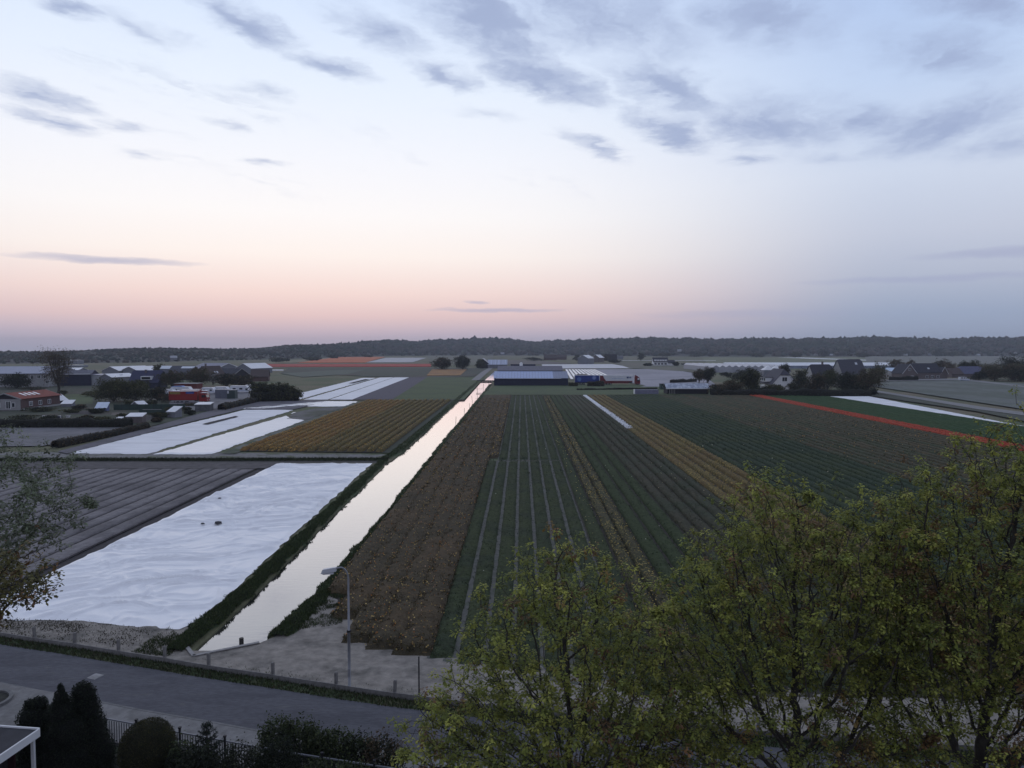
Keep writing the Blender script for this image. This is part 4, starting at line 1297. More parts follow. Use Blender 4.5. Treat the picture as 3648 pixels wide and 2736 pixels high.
def gable(name, label, cat, loc, rz, L_, D, eave, ridge, wm, rm, over=.35, oe=.3, hip=0.0, group=None, verge=None, chimney=None, skylights=(), gablem=None, th=.14, base=0.0):
    """ridge along local x; hip > 0 clips the ends of the ridge"""
    root = thing(name, label, cat, (loc[0], loc[1], base), rz, group)
    hx_, hy_ = L_ / 2, D / 2
    w = MB()
    if hip > 0:
        hz_ = eave + (ridge - eave) * (1 - hip)
        yh = hy_ * hip
        prof = [(-hy_, 0), (hy_, 0), (hy_, eave), (yh, hz_), (-yh, hz_), (-hy_, eave)]
    else:
        prof = [(-hy_, 0), (hy_, 0), (hy_, eave), (0, ridge), (-hy_, eave)]
    w.xprism(prof, -hx_, hx_)
    w.build('wall', wm, root, recalc=True)
    if gablem:
        for sx in (-1, 1):
            gm = MB().xprism([(-hy_ + .05, eave), (hy_ - .05, eave), (0, ridge - .05)], sx * (hx_ + .004), sx * (hx_ + .03))
            gm.build('gable', gablem, root, recalc=True)
    sl = (ridge - eave) / hy_
    ye, ze = hy_ + over, eave - over * sl
    r = MB()
    xo = hx_ + oe
    if hip > 0:
        rr = hip * hy_ * 1.0
        xi = hx_ - rr * .8
        zc_ = eave + (ridge - eave) * (1 - hip)
        yc = hy_ * hip
        for sy in (-1, 1):
            slab_roof(r, [(-xo, sy * ye, ze), (xo, sy * ye, ze), (xo, sy * yc, zc_ + .02), (xi, 0, ridge + .02), (-xi, 0, ridge + .02), (-xo, sy * yc, zc_ + .02)], th)
        for sx in (-1, 1):
            slab_roof(r, [(sx * xo, -yc, zc_ + .02), (sx * xo, yc, zc_ + .02), (sx * xi, 0, ridge + .02)], th)
    else:
        for sy in (-1, 1):
            slab_roof(r, [(-xo, sy * ye, ze), (xo, sy * ye, ze), (xo, 0, ridge + .015), (-xo, 0, ridge + .015)], th)
    ro = r.build('roof', rm, root)
    if verge:
        for sx in (-1, 1):
            for sy in (-1, 1):
                xv = sx * (xo + .03)
                v = MB()
                v.xprism([(sy * ye, ze - .12), (0, ridge - .12), (0, ridge + .2), (sy * ye, ze + .2)], xv - .03, xv + .03)
                v.build('bargeboard', verge, root, recalc=True)
    if chimney:
        cx_, cy_ = chimney
        zt = ridge - abs(cy_) * sl
        ch = MB().box(cx_, cy_, zt + .45, .7, .6, 1.5).box(cx_, cy_, zt + 1.24, .85, .75, .12)
        ch.build('chimney', M_brick2, ro)
    for (sx, sy, t, ww, hh) in skylights:        # along x, side, height share, size
        an = math.atan(sl)
        y0 = sy * hy_ * (1 - t)
        z0 = eave + (ridge - eave) * t
        up = Vector((0, -sy * cos(an), sin(an)))
        nn_ = Vector((0, sy * sin(an), cos(an)))
        c_ = Vector((sx, y0, z0)) + nn_ * (th + .02)
        q = [c_ + Vector((ex * ww / 2, 0, 0)) + up * (ey * hh / 2) for ex, ey in ((-1, -1), (1, -1), (1, 1), (-1, 1))]
        k = MB()
        slab_roof(k, [tuple(p) for p in q], .05)
        k.build('skylight', M_skyglass, ro)
    return root


def flat(name, label, cat, loc, rz, L_, D, h, wm, rm, group=None, tilt=0.0, over=.15, th=.12):
    """box hut with a flat or lean-to roof; tilt lifts the back edge"""
    root = thing(name, label, cat, (loc[0], loc[1], 0), rz, group)
    w = MB().xprism([(-D / 2, 0), (D / 2, 0), (D / 2, h + tilt), (-D / 2, h)], -L_ / 2, L_ / 2)
    w.build('wall', wm, root, recalc=True)
    r = MB()
    s = tilt / D
    slab_roof(r, [(-L_ / 2 - over, -D / 2 - over, h - over * s + .01), (L_ / 2 + over, -D / 2 - over, h - over * s + .01), (L_ / 2 + over, D / 2 + over, h + tilt + over * s + .01), (-L_ / 2 - over, D / 2 + over, h + tilt + over * s + .01)], th)
    r.build('roof', rm, root)
    return root


R90 = radians(90)

# --- the big barn beside the canal
bx, by, bw = (4.13, 315.92, 32.03)
barn = thing('barn', 'long navy barn with bright blue front roof beside the canal', 'barn', (bx, by, 0))
hb, D1 = 3.28, 11.0
r1 = 5.91
wl = MB().xprism([(0, 0), (D1, 0), (D1, r1 - .1), (0, hb)], -bw / 2, bw / 2).build('wall', M_navy, barn, recalc=True)
for k in range(24):
    x = -bw / 2 + (k + .5) * bw / 24
    MB().box(x, -.03, hb * .52, bw / 24 - .06, .06, hb * .92).build('wall_panel', M_navy, barn)
n_p = 25
sh = None
for k in range(n_p):
    x0 = -bw / 2 - .2 + k * (bw + .4) / n_p
    x1 = x0 + (bw + .4) / n_p - .05
    blue = k < 20
    rp = MB()
    slab_roof(rp, [(x0, -.5, hb + .02), (x1, -.5, hb + .02), (x1, D1 - .6, r1 + .05), (x0, D1 - .6, r1 + .05)], .10)
    rp.build('roof_panel', M_blueroof if blue else MATS['blue_grey_roof'], barn)
MB().box(-1, -.55, hb - .02, bw - 4, .12, .14).build('gutter', M_white, barn)
# rear hall of the barn with its long grey roof
r2z = 8.1
rh = MB()
x0, x1 = -bw / 2 + 1, bw / 2 - 1.6
slab_roof(rh, [(x0, D1 - .4, r1 + .3), (x1, D1 - .4, r1 + .3), (x1, 21, r2z), (x0, 21, r2z)], .15)
slab_roof(rh, [(x0, 31, r1 + .3), (x1, 31, r1 + .3), (x1, 21, r2z), (x0, 21, r2z)], .15)
rh.build('rear_roof', mat('weathered_roof', (.13, .125, .15), .8, .2, .8, stretch=(3, .5, 1)), barn)
MB().xprism([(D1 - .2, 0), (30.6, 0), (30.6, r1 + .2), (21, r2z - .15), (D1 - .2, r1 + .2)], x0 + .3, x1 - .3).build('rear_wall', M_greywall, barn, recalc=True)
tx, ty, tw = (4.24, 333.65, 10.0)
hut = MB().box(0, 0, 0, 11.5, 5, 1.4)
ho = hut.build('roof_hut', M_navy, barn)
ho.location = (-3.4, 25, r2z + .1)
silo = MB()
silo.tube([(0, 0, 0), (0, 0, 1.2), (0, 0, 1.65), (0, 0, 1.8)], [.75, .75, .5, .1], 12)
si = silo.build('vent_dome', M_white, barn, True)
si.location = (-4.3, 22.0, r2z - .1)

# --- house with ribbed blue roof behind the barn
hx0, hy0, hw0 = (-19.96, 604.7, 15.79)
hs_ = gable('farm_shed', 'pale ribbed roof shed with white gable edge at the canal path end', 'shed', (hx0, hy0 + 5), 0, hw0, 9, 3.25, 6.89, M_greywall, mat('ribbed_roof', (.46, .50, .60), .5, .35, 1.2, stretch=(1.6, .05, .05)), over=.4)
gable('farm_shed', 'dark gabled shed with a white bargeboard left of the ribbed roof', 'shed', (-32.02, 613.45), R90, 16, 10, 4.0, 8.01, M_darkwall, M_greyroof, verge=M_white)

# --- far farm group in the middle distance
gable('farmhouse', 'low dark farmhouse hidden among far bushes left of the barns', 'house', (40.85, 1044.65), 0, 17.63, 9, 3.2, 7.97, M_brick, M_brownroof)
gable('farmhouse', 'dark brown farmhouse with a white door in the far middle', 'house', (59.02, 1099.88), 0, 16.87, 9, 3.79, 7.13, M_brick, M_brownroof)
fb = gable('farm_barn', 'grey barn with pale roof and open front in the far middle', 'barn', (67.93, 774.11), radians(62), 16, 11.87, 6.23, 9.49, M_greywall, M_whiteroof)
gable('farm_barn', 'small pale roofed barn right behind the open fronted grey barn', 'barn', (92.7, 889.71), radians(60), 14, 10.23, 5.45, 8.85, M_brick2, M_whiteroof)
flat('farm_barn', 'dark boxy farm building behind bushes in the far middle', 'barn', (121.28, 995.94), 0, 15.26, 12, 8.76, M_darkwall, M_slate2)
flat('farm_shed', 'pale low shed right of the dark boxy farm building', 'shed', (150.66, 1130.8), 0, 11.26, 8, 5.19, M_greywall, M_whiteroof)
wx, wy, ww_ = (132.42, 697.55, 13.88)
tr_ = gable('terraced_house', 'long dark roofed house with white gable and row of white dormers', 'house', (wx, wy + 4), 0, ww_, 9, 3.47, 7.69, M_white, M_slate2, over=.2)
for k in range(4):
    window(tr_, 'f', -ww_ / 2 + (k + .6) * ww_ / 4.4, 1.87, 2.2, 1.8, 4.5)
for k in range(5):
    d_ = MB().box(-ww_ / 2 + (k + .7) * ww_ / 5.5, -3.2, 5.07, 2.0, 2.2, 1.5)
    d_.build('dormer', M_white, tr_)
gable('house', 'lower dark wing house joined to the white dormer house', 'house', (142.03, 697.67), 0, 6.41, 8, 2.67, 5.28, M_white, M_slate2)

# --- shed with faded blue roof at the field's far edge
sx_, sy_, sw_ = (58.28, 256.4, 14.74)
sd = thing('field_shed', 'open fronted field shed under a faded blue corrugated roof', 'shed', (sx_, sy_ + 3.5, 0))
he, hr = 2.16, 3.75
MB().box(0, 3.3, he / 2, sw_ - .4, .2, he).box(-sw_ / 2 + .3, 0, he / 2, .2, 6.8, he).box(sw_ / 2 - .3, 0, he / 2, .2, 6.8, he).box(1.3, -3.0, he / 2, sw_ - 3.6, .16, he).build('wall', M_darkwall, sd)
M_faded = mat('faded_blue_roof', (.26, .29, .36), .6, .25, 1.2, col2=(.40, .43, .48), c2scale=.6, c2lo=.45, c2hi=.62)
for k in range(10):
    x0 = -sw_ / 2 - .3 + k * (sw_ + .6) / 10
    rp = MB()
    slab_roof(rp, [(x0, -3.9, he), (x0 + (sw_ + .6) / 10 - .04, -3.9, he), (x0 + (sw_ + .6) / 10 - .04, 0, hr), (x0, 0, hr)], .08)
    rp.build('roof_panel', M_faded, sd)
rb = MB()
slab_roof(rb, [(-sw_ / 2 - .3, 3.8, he), (sw_ / 2 + .3, 3.8, he), (sw_ / 2 + .3, .02, hr), (-sw_ / 2 - .3, .02, hr)], .08)
rb.build('rear_roof', M_faded, sd)
MB().box(0, -3.95, he - .02, sw_ + .8, .12, .25).build('fascia', M_white, sd)
for k in range(5):
    MB().box(-sw_ / 2 + .3 + k * .62, -3.3, he / 2, .16, .16, he).build('post', M_palebrick, sd)
flat('field_hut', 'small dark topped hut left behind the faded blue roof shed', 'hut', (56.35, 288.21), 0, 3.75, 3, 2.21, M_green_s, M_slate2)
bx_, by_, bw_ = (43.84, 256.22, 8.25)
bc = thing('storage_container', 'low lilac grey container with a white end at the field edge', 'container', (bx_, by_ + 1.2, 0))
MB().box(0, 0, .85, bw_, 2.3, 1.7).build('body', mat('lilac_paint', (.19, .19, .26), .7, .15, 1), bc)
MB().box(-bw_ / 2 - .06, 0, .9, .16, 2.4, 1.86).build('end_post', M_white, bc)
for k in range(14):
    MB().box(-bw_ / 2 + (k + .5) * bw_ / 14, -1.165, .85, .12, .05, 1.6).build('rib', mat('lilac_paint', (.19, .19, .26)), bc)
flat('brick_shed', 'small dark gabled shed rising behind the blue trailer', 'shed', (30.34, 369.5), 0, 4.82, 4, 3.12, M_brick2, M_slate2)

# --- big glasshouse block on the right
gx, gy, gw = (163.04, 498.92, 71.32)
gh = thing('glasshouse', 'wide white multi span glasshouse with sawtooth gables', 'glasshouse', (0, 0, 0))
gx0, gy0 = (130.05, 498.49)
he_ = 3.62
for k in range(12):
    x0 = gx0 + k * 4.4
    s_ = MB().yprism([(x0, 0), (x0 + 4.3, 0), (x0 + 4.3, he_), (x0 + 2.15, he_ + 1.3), (x0, he_)], gy0, gy0 + 90 - k * 2.5)
    s_.build('span', M_poly if k % 3 else mat('greenhouse_film_b', (.33, .34, .38), .45, .1, .4), gh, recalc=True)
for k in range(2):
    pass
gable('glasshouse', 'long low white roofed glasshouse strip behind the right houses', 'glasshouse', (250.46, 635.76), 0, 150, 22, 1.46, 4.17, M_poly, M_whiteroof)
gable('glasshouse', 'far pale glasshouse strip on the right with bluish wall', 'glasshouse', (255.82, 608.3), 0, 120, 14, 2.32, 4.04, mat('bluish_glass', (.22, .26, .34), .5, .15, .3), M_whiteroof)
for i, (u, lab) in enumerate(((2733, 'left one of two white pointed tent roofs'), (2760, 'right one of two white pointed tent roofs'))):
    px_, py_ = (139.3, 410.81)
    px_ = px_ + (u - 2745) / 2606 * py_
    tt = thing('party_tent', lab + ' behind the white gabled house', 'tent', (px_, py_, 0))
    zt, zb_ = 6.91, 4.24
    a_ = 3.0
    MB().add([(-a_, -a_, zb_), (a_, -a_, zb_), (a_, a_, zb_), (-a_, a_, zb_), (.5, 0, zt)], [(0, 1, 4), (1, 2, 4), (2, 3, 4), (3, 0, 4), (3, 2, 1, 0)]).build('canopy', M_white, tt)
    MB().box(0, 0, zb_ / 2, 2 * a_ - .3, 2 * a_ - .3, zb_ - .02).build('wall', M_greywall, tt)

# --- houses on the right
h1x, h1y = (103.51, 288.83)
h1 = gable('house', 'white gabled house under a hipped dark roof with a long dormer', 'house', (h1x, h1y + 7), R90, 15, 9.71, 2.43, 7.96, M_white, M_slate, hip=.42, over=.5, oe=.3, chimney=(-1, -.2))
window(h1, 'l', .2, 4.09, 2.0, 1.7, 7.5)
window(h1, 'l', -2.6, 1.4, 1.6, 1.5, 7.5)
window(h1, 'l', 2.2, 1.4, 1.4, 1.5, 7.5)
dm = MB().yprism([(-3.4, 3.0), (3.4, 3.0), (3.4, 4.6), (-3.4, 4.6)], 3.6, 6.3)
dm.build('dormer', M_white, h1, recalc=True)
MB().box(0, 5.1, 4.72, 7.4, 3.2, .18).build('dormer_roof', M_slate2, h1)
for k in range(3):
    MB().box(-2.2 + k * 2.2, 6.33, 3.8, 1.5, .06, 1.1).build('window', M_glass, h1)
h2 = gable('house', 'dark hipped roof house with chimney half hidden by green trees', 'house', (131.87, 324.95), 0, 9.18, 9, 4.22, 9.1, M_palebrick, M_slate2, hip=.2, chimney=(1, 0))
window(h2, 'f', -2.5, 3.6, 1.6, 1.5, 4.5)
h3 = gable('house', 'tall house with a huge steep dark roof and one skylight', 'house', (144.54, 325.11), radians(4), 10.42, 11, 4.6, 11.35, M_palebrick, M_slate, hip=.12, skylights=((2.4, -1, .72, 1.0, 1.2),))
h4x, h4y = (207.2, 385.38)
h4 = gable('house', 'brick house with white bargeboards and a dark roof behind a hedge', 'house', (h4x + 6, h4y + 6), radians(10), 14.96, 9, 3.82, 8.28, M_brick2, M_slate2, skylights=((1, -1, .4, 1.2, 1.0),))
h4b = gable('house', 'brown brick cross gable with white edges facing the lane', 'house', (h4x - 5.5, h4y + 3), radians(98), 9, 7.64, 3.53, 7.96, M_brick2, M_slate2, verge=M_white, over=.4)
window(h4b, 'l', 0, 5.29, 1.5, 1.3, 4.5)
window(h4b, 'l', -1.5, 1.4, 1.5, 1.3, 4.5)
for k in range(3):
    window(h4, 'f', -1 + k * 3.2, 1.4, 1.7, 1.4, 4.5)
gable('house', 'small white edged gable at the right end of the brick house', 'house', (226.84, 400.24), radians(98), 8, 3.66, 3.05, 6.26, M_brick2, M_slate2, verge=M_white)
flat('garage', 'pale blue roofed flat outbuilding left of the brick house', 'garage', (207.14, 407.71), radians(6), 11.19, 9, 3.73, M_palebrick, mat('pale_blue_roof', (.42, .52, .64), .5, .1, .5), tilt=1.6)
gable('house', 'grey brown bungalow with a low roof right of the brick house', 'house', (243.28, 416.22), radians(6), 6.97, 9, 2.06, 5.13, M_brick2, M_brownroof)
gable('house', 'bungalow with wide blue grey roof beside the white van', 'house', (258.39, 424.78), radians(4), 14.55, 11, 1.94, 5.87, M_brick2, mat('blue_tiles', (.075, .08, .14), .7, .15, 1), hip=.3)

# --- left hamlet
lb = gable('brick_barn', 'brick barn with a red tile roof and four skylights at left', 'barn', ((-133.88, 187.47)[0], (-133.88, 187.47)[1] + 8), radians(92), 17, 8.13, 3.06, 4.45, M_brick, M_red_roof, verge=M_palebrick, gablem=M_darkwall, skylights=tuple((-4.2 + k * 1.9, -1, .56, .8, 1.9) for k in range(4)))
MB().box(-8.54, 0, 1.5, .08, 8.0, 3.0).build('front_panel', M_palebrick, lb)
for a_, w_, h_ in ((1.6, 1.1, 1.2), (-2.2, .9, 1.2), (-.9, 1.2, 2.0)):
    window(lb, 'l', a_, 1.5, w_, h_, 8.58)
for k in range(3):
    window(lb, 'f', -4.5 + k * 4, 1.6, 1.4, 1.2, 4.1)
MB().box(0, -4.15, .3, 16.8, .12, .6).build('plinth', M_palebrick, lb)
gable('garden_shed', 'shed with a low white roof just right of the red roofed barn', 'shed', (-135.44, 209.63), radians(80), 5, 4.22, 1.22, 2.69, M_darkwall, M_whiteroof)
flat('garden_hut', 'small grey hut with slanted white roof right of the white roofed shed', 'hut', (-124.95, 199.51), .2, 2.62, 2.5, 0.93, M_greywall, M_whiteroof, tilt=.8)
flat('garden_hut', 'blue tinted glass hut with a bright slanted roof among allotments', 'hut', (-107.23, 185.26), .25, 2.58, 2.5, 0.94, mat('blue_boards', (.13, .15, .28), .8, .2, 1), mat('pale_blue_sheet', (.52, .58, .68), .4, .1, 1), tilt=1.2)
cf = thing('cold_frame', 'long white framed cold frame standing behind the dark hedge', 'cold frame', (-108.28, 167.03) + (0,), .03)
cw = 4.14
MB().box(0, 0, .25, cw - .2, .8, .5).build('box', M_navy, cf)
MB().box(0, -.42, .62, cw, .1, .14).build('top_rail', M_white, cf)
for k in (-1, 1):
    MB().box(k * cw / 2, -.42, .3, .14, .1, .6).build('post', M_white, cf)
flat('nest_box', 'tiny white box on the ground right of the cold frame', 'box', (-105.14, 167.76), 0, .6, .5, .5, M_white, M_palebrick)
flat('garden_hut', 'narrow white lidded hut at the end of the dark hedge', 'hut', (-85.14, 153.5), .1, .9, .9, 1.3, M_white, M_whiteroof, tilt=.15)
flat('garden_hut', 'flat white roofed hut beside the dark hedge end', 'hut', (-82.92, 155.87), .15, 3.13, 2.6, 1.52, M_brick2, M_whiteroof, tilt=.5)
gable('garden_hut', 'grey hut with a white pitched roof near the green netting', 'hut', (-101.46, 192.31), radians(70), 2.4, 2.53, 1.27, 2.09, M_greywall, M_whiteroof)
flat('garden_hut', 'grey box hut with tilted white roof beside the dirt track', 'hut', (-80.79, 168.77), -.3, 2.22, 2.2, 1.44, M_greywall, M_whiteroof, tilt=1.0)
flat('stone_shed', 'low grey shed with a white edged roof below the red trucks', 'shed', (-81.89, 187.29), .15, 3.61, 3.5, 1.74, mat('mottled_wall', (.12, .12, .125), .9, .4, 1.2), M_whiteroof, tilt=.3)
gn = thing('netting_fence', 'long dark green netting screen behind the allotment huts', 'fence', (-105.16, 188.71) + (0,), .1)
for k in range(9):
    MB().box(k * 2.0, 0, .8, 1.96, .05, 1.5).build('net_panel', M_green_s, gn)
    MB().box(k * 2.0 - 1, 0, .85, .08, .08, 1.7).build('post', M_darkwall, gn)
gn = thing('netting_fence', 'pale topped green netting screen around a garden plot', 'fence', (-93.67, 178.94) + (0,), .05)
for k in range(4):
    MB().box(k * 1.6, 0, .5, 1.56, .05, 1.0).build('net_panel', M_green_s, gn)
MB().box(2.4, 0, 1.05, 4.6, .07, .12).build('top_rail', M_palebrick, gn)
# big hall with blue grey roof
lh = gable('workshop', 'large grey workshop hall with blue grey roof at the left edge', 'hall', ((-212.54, 301.54)[0] - 2, (-212.54, 301.54)[1] + 14), radians(8), 28.73, 28, 5.73, 8.31, M_palebrick, M_bluegrey, over=.6)
for k in range(6):
    window(lh, 'f', 3.0 + k * 2.6, 4.33, 1.3, 1.4, 14)
window(lh, 'f', 14, 2.2, 1.3, 1.4, 14)
gable('warehouse', 'long white roofed warehouse behind the tall bare tree', 'warehouse', (-246.56, 379.46), radians(10), 31.36, 22, 3.82, 6.04, M_greywall, M_whiteroof)
bb = gable('tarp_barn', 'dark tarpaulin walled barn with a pale roof edge', 'barn', (-196.04, 320.67), radians(16), 12.9, 12, 4.85, 6.56, M_navy, mat('dull_roof', (.12, .12, .145), .8, .15, .6), over=.4)
MB().box(0, -6.5, 5.09, 12.9, .12, .2).build('roof_edge', M_whiteroof, bb)
gable('greenhouse', 'pale plastic greenhouse right of the tarpaulin barn', 'greenhouse', (-184.88, 325.92), radians(12), 13.61, 14, 4.54, 4.72, M_poly, mat('film_roof', (.36, .36, .42), .5, .15, .5))
gable('greenhouse', 'small bright white roofed greenhouse beside the mansard house', 'greenhouse', (-178.78, 320.9), radians(70), 12, 7.44, 3.73, 5.09, M_greywall, M_whiteroof)
for u, lab in ((405, 'left one of two grey gables with white snow bright roofs'), (473, 'right one of two grey gables with white snow bright roofs')):
    gable('twin_barn', lab, 'barn', ((-225.94, 402.07)[0] + (u - 405) / 2606 * 405.01, 405.01 + 12), radians(76), 26, 11.19, 3.89, 6.07, M_greywall, M_whiteroof)
mh = gable('house', 'dark blue mansard house with a wide white dormer window', 'house', ((-152.38, 291.58)[0], (-152.38, 291.58)[1] + 5), radians(6), 11.27, 10, 2.6, 7.19, M_navy, mat('blue_slate', (.04, .042, .085), .8, .15, 1.2), over=.3, hip=.1, chimney=(-.5, -1))
MB().box(1.0, -3.9, 4.29, 4.06, 2.4, 1.46).build('dormer', M_white, mh)
MB().box(1.0, -5.12, 4.29, 3.38, .06, 1.01).build('window', M_glass, mh)
gable('barn_roof_house', 'barn with a pale skylight strip on its dark roof left of the brown house', 'barn', (-178.97, 380.34), radians(-4), 16.45, 14, 3.09, 7.06, M_slate2, M_slate, skylights=((-6.5, -1, .8, 5.5, 3.0), (5.5, -1, .8, 7.0, 2.0)))
gable('brown_house', 'brown roofed house with a chimney behind a white flowering bush', 'house', (-156.76, 367.06), radians(60), 10, 8.5, 2.98, 7.37, M_brick2, M_brownroof, chimney=(-3, 0), skylights=((0, -1, .3, .8, 1.1), (1.4, -1, .3, .8, 1.1)))
gable('large_barn', 'wide lilac grey roofed barn with a white end strip', 'barn', (-200.29, 477.03), radians(-25), 22.09, 20, 3.31, 6.66, M_greywall, mat('lilac_roof', (.20, .20, .255), .6, .1, .4), verge=M_whiteroof)
gable('dark_barn', 'low black roofed barn with a thin pale ridge line', 'barn', (-151.64, 380.7), radians(-20), 12.63, 13, 2.35, 5.75, M_darkwall, M_slate2, verge=M_palebrick)
gable('light_barn', 'barn with one gleaming white roof slope facing right', 'barn', ((-178.2, 477.32)[0], (-178.2, 477.32)[1] + 8), radians(72), 22, 12.15, 3.31, 6.44, M_greywall, M_whiteroof)
gable('brown_house', 'dark brown house at the right end of the hamlet', 'house', (-130.66, 364.16), radians(15), 8.14, 10, 2.39, 5.65, M_brick, M_brownroof)
flat('white_greenhouse', 'flat pale greenhouse far behind the hamlet', 'greenhouse', (-526.26, 1186.53), 0, 32.97, 12, 6.4, M_bluegrey, MATS['pale_blue_roof'])
flat('white_greenhouse', 'thin bright white greenhouse strip far behind the hamlet', 'greenhouse', (-538.06, 1298.33), 0, 28.05, 12, 5.0, M_greywall, M_whiteroof)
flat('white_greenhouse', 'far white shed row seen through the tall bare tree', 'greenhouse', (-479.91, 766.97), 0, 28.48, 12, 4.15, M_greywall, M_whiteroof)
flat('white_greenhouse', 'far thin white roof strip right of the tall bare tree', 'greenhouse', (-393.27, 637.11), 0, 19.72, 10, 1.72, M_greywall, M_whiteroof)
# tiny houses at the foot of the wood
FH = ((1790, 1262, 'pale house speck at the wood edge above the barn'), (2180, 1266, 'small pale cottage at the wood edge above the farm group'), (2418, 1251, 'pale roof inside the wood above the dormer house'), (2550, 1269, 'small light cottage at the wood edge above the glasshouse'), (2634, 1270, 'cottage at the wood edge right of the light glasshouse cottage'), (2900, 1264, 'white cottage at the wood edge left of the steep roof'), (2952, 1267, 'white cottage between dark bushes below the wood'), (3035, 1269, 'small white house right above the steep roof'), (3215, 1266, 'light cottage at the wood edge above the brick house'), (3300, 1264, 'low pale cottage row at the wood edge right'), (3470, 1267, 'white gabled cottage standing clear of the wood'), (3600, 1258, 'pale roof high at the right wood edge'), (612, 1280, 'little white tower hut left of the far greenhouse'))
for i, (u, v, lab) in enumerate(FH):
    d_ = 1560 if u > 1000 else 900
    gable('cottage', lab, 'cottage', ((u - 1858) / 2606 * d_, d_), radians((i * 37) % 70), 7.5, 5.5, 2.6, 5, M_palebrick if i % 3 else M_greywall, M_brownroof if i % 2 else M_greyroof, base=max(0, 16 - (v + 2 - 1243) / 2606 * d_))

# ------------------------------------------------------------------ vehicles
M_tyre = mat('tyre', (.02, .02, .02), .9, .1, 5)
M_rim = mat('wheel_rim', (.25, .25, .26), .5, .1, 5)
M_redv = mat('red_vehicle_paint', (.25, .018, .016), .45, .08, .6)
M_dred = mat('dark_red_paint', (.15, .014, .018), .5, .08, .6)
M_wv = mat('white_vehicle_paint', (.66, .67, .70), .4, .06, .6)
M_bluev = mat('blue_curtain', (.025, .05, .25), .55, .12, .6)
M_chas = mat('chassis', (.03, .03, .032), .8, .1, 2)
M_ltb = mat('pale_blue_print', (.14, .24, .50), .6, .2, .8)
M_yelp = mat('yellow_print', (.42, .34, .10), .6, .2, 2)


def wheel(root, x, y, r, wd=.28):
    w = MB().cyl(x, r, y - wd / 2, y + wd / 2, r, 14, 'y').build('wheel', M_tyre, root)
    s = -1 if y < 0 else 1
    MB().cyl(x, r, y + s * (wd / 2 - .02), y + s * (wd / 2 + .02), r * .55, 10, 'y').build('rim', M_rim, w)


def cab(root, x0, m, dark=None, H=3.3, y=0.0, roofm=None):
    """truck cab, front toward +x"""
    pr = [(x0, .55), (x0 + 2.2, .55), (x0 + 2.25, 1.7), (x0 + 1.95, H - .5), (x0 + 1.3, H), (x0 + .1, H), (x0, H - .3)]
    c = MB().yprism(pr, y - 1.22, y + 1.22).build('cab', m, root, recalc=True)
    MB().add([(x0 + 2.262, y - 1.08, 1.72), (x0 + 2.262, y + 1.08, 1.72), (x0 + 1.99, y + 1.05, H - .6), (x0 + 1.99, y - 1.05, H - .6)], [(0, 1, 2, 3)]).build('windscreen', M_glass, c)
    for s in (-1, 1):
        MB().box(x0 + 1.25, y + s * 1.225, 2.05, 1.0, .03, .75).build('side_window', roofm or M_glass, c)
        MB().box(x0 + 2.02, y + s * 1.33, 2.1, .12, .2, .5).build('mirror', M_chas, c)
    MB().box(x0 + 2.25, y, .75, .12, 2.3, .4).build('bumper', dark or M_chas, c)
    for s in (-1, 1):
        MB().box(x0 + 2.30, y + s * .85, .95, .06, .36, .18).build('headlight', M_wv, c)
    for s in (-1, 1):
        wheel(root, x0 + 1.3, y + s * 1.05, .5)
    return c


def trailer(root, x0, x1, z0, z1, m, wheels=(), W=2.5, skirt=None, topm=None):
    b_ = MB().box((x0 + x1) / 2, 0, (z0 + z1) / 2, x1 - x0, W, z1 - z0).build('box_body', m, root)
    for x in (x0, x1):
        MB().box(x, 0, (z0 + z1) / 2, .10, W + .06, z1 - z0 + .06).build('end_frame', topm or m, b_)
    MB().box((x0 + x1) / 2, 0, z1 + .03, x1 - x0 + .1, W + .08, .08).build('top_rail', topm or M_wv, b_)
    MB().box((x0 + x1) / 2, 0, z0 - .18, x1 - x0 - .4, W * .6, .3).build('chassis', M_chas, root)
    if skirt:
        for s in (-1, 1):
            MB().box((x0 + x1) / 2 - .5, s * (W / 2 - .08), z0 - .32, x1 - x0 - 3, .08, .5).build('side_skirt', skirt, root)
    for x in wheels:
        for s in (-1, 1):
            wheel(root, x, s * (W / 2 - .2), .48)
    return b_


# red exhibition trailer with its tractor
rx, ry, rw = (-98.24, 213.39, 11.06)
rt = thing('red_truck', 'red box truck with a yellow lettered band and a blue panel on its side', 'truck', (rx - rw / 2, ry + 1.3, 0), radians(3))
rb_ = trailer(rt, 0, rw - 3.0, .95, 3.55, M_redv, (1.9, 3.1, 4.3))
MB().box(1.75, -1.262, 3.0, 3.1, .02, .62).build('side_panel', mat('dark_yellow_panel', (.16, .12, .03), .6, .15, 2), rb_)
for k in range(7):
    MB().box(.45 + k * .42, -1.275, 3.1, .26, .012, .22).build('letter', M_yelp, rb_)
MB().box(1.9, -1.275, 2.76, 2.7, .012, .07).build('letter_line', M_yelp, rb_)
MB().box(rw - 5.0, -1.262, 3.1, 2.4, .02, .62).build('side_panel', M_bluev, rb_)
for k in range(6):
    MB().box(rw - 5.85 + k * .3, -1.275, 3.1 - .03 * k, .2, .012, .14).build('letter', M_ltb, rb_)
MB().box(rw / 2 - 1.5, -1.30, .72, rw - 4.4, .05, .1).build('side_bar', M_wv, rt)
cab(rt, rw - 2.4, M_redv, M_redv, 3.0, roofm=M_glass)
MB().box(rw - 1.2, 0, 3.06, 1.5, 2.2, .12).build('sun_visor', M_wv, rt)
rt2 = thing('red_truck', 'second red truck with a white topped cab parked behind the first', 'truck', (-101.11, 223.84) + (0,), radians(2))
trailer(rt2, -3.6, 2.0, .95, 3.5, M_redv, (-2,))
cab(rt2, 2.3, M_redv, M_redv, 3.1)
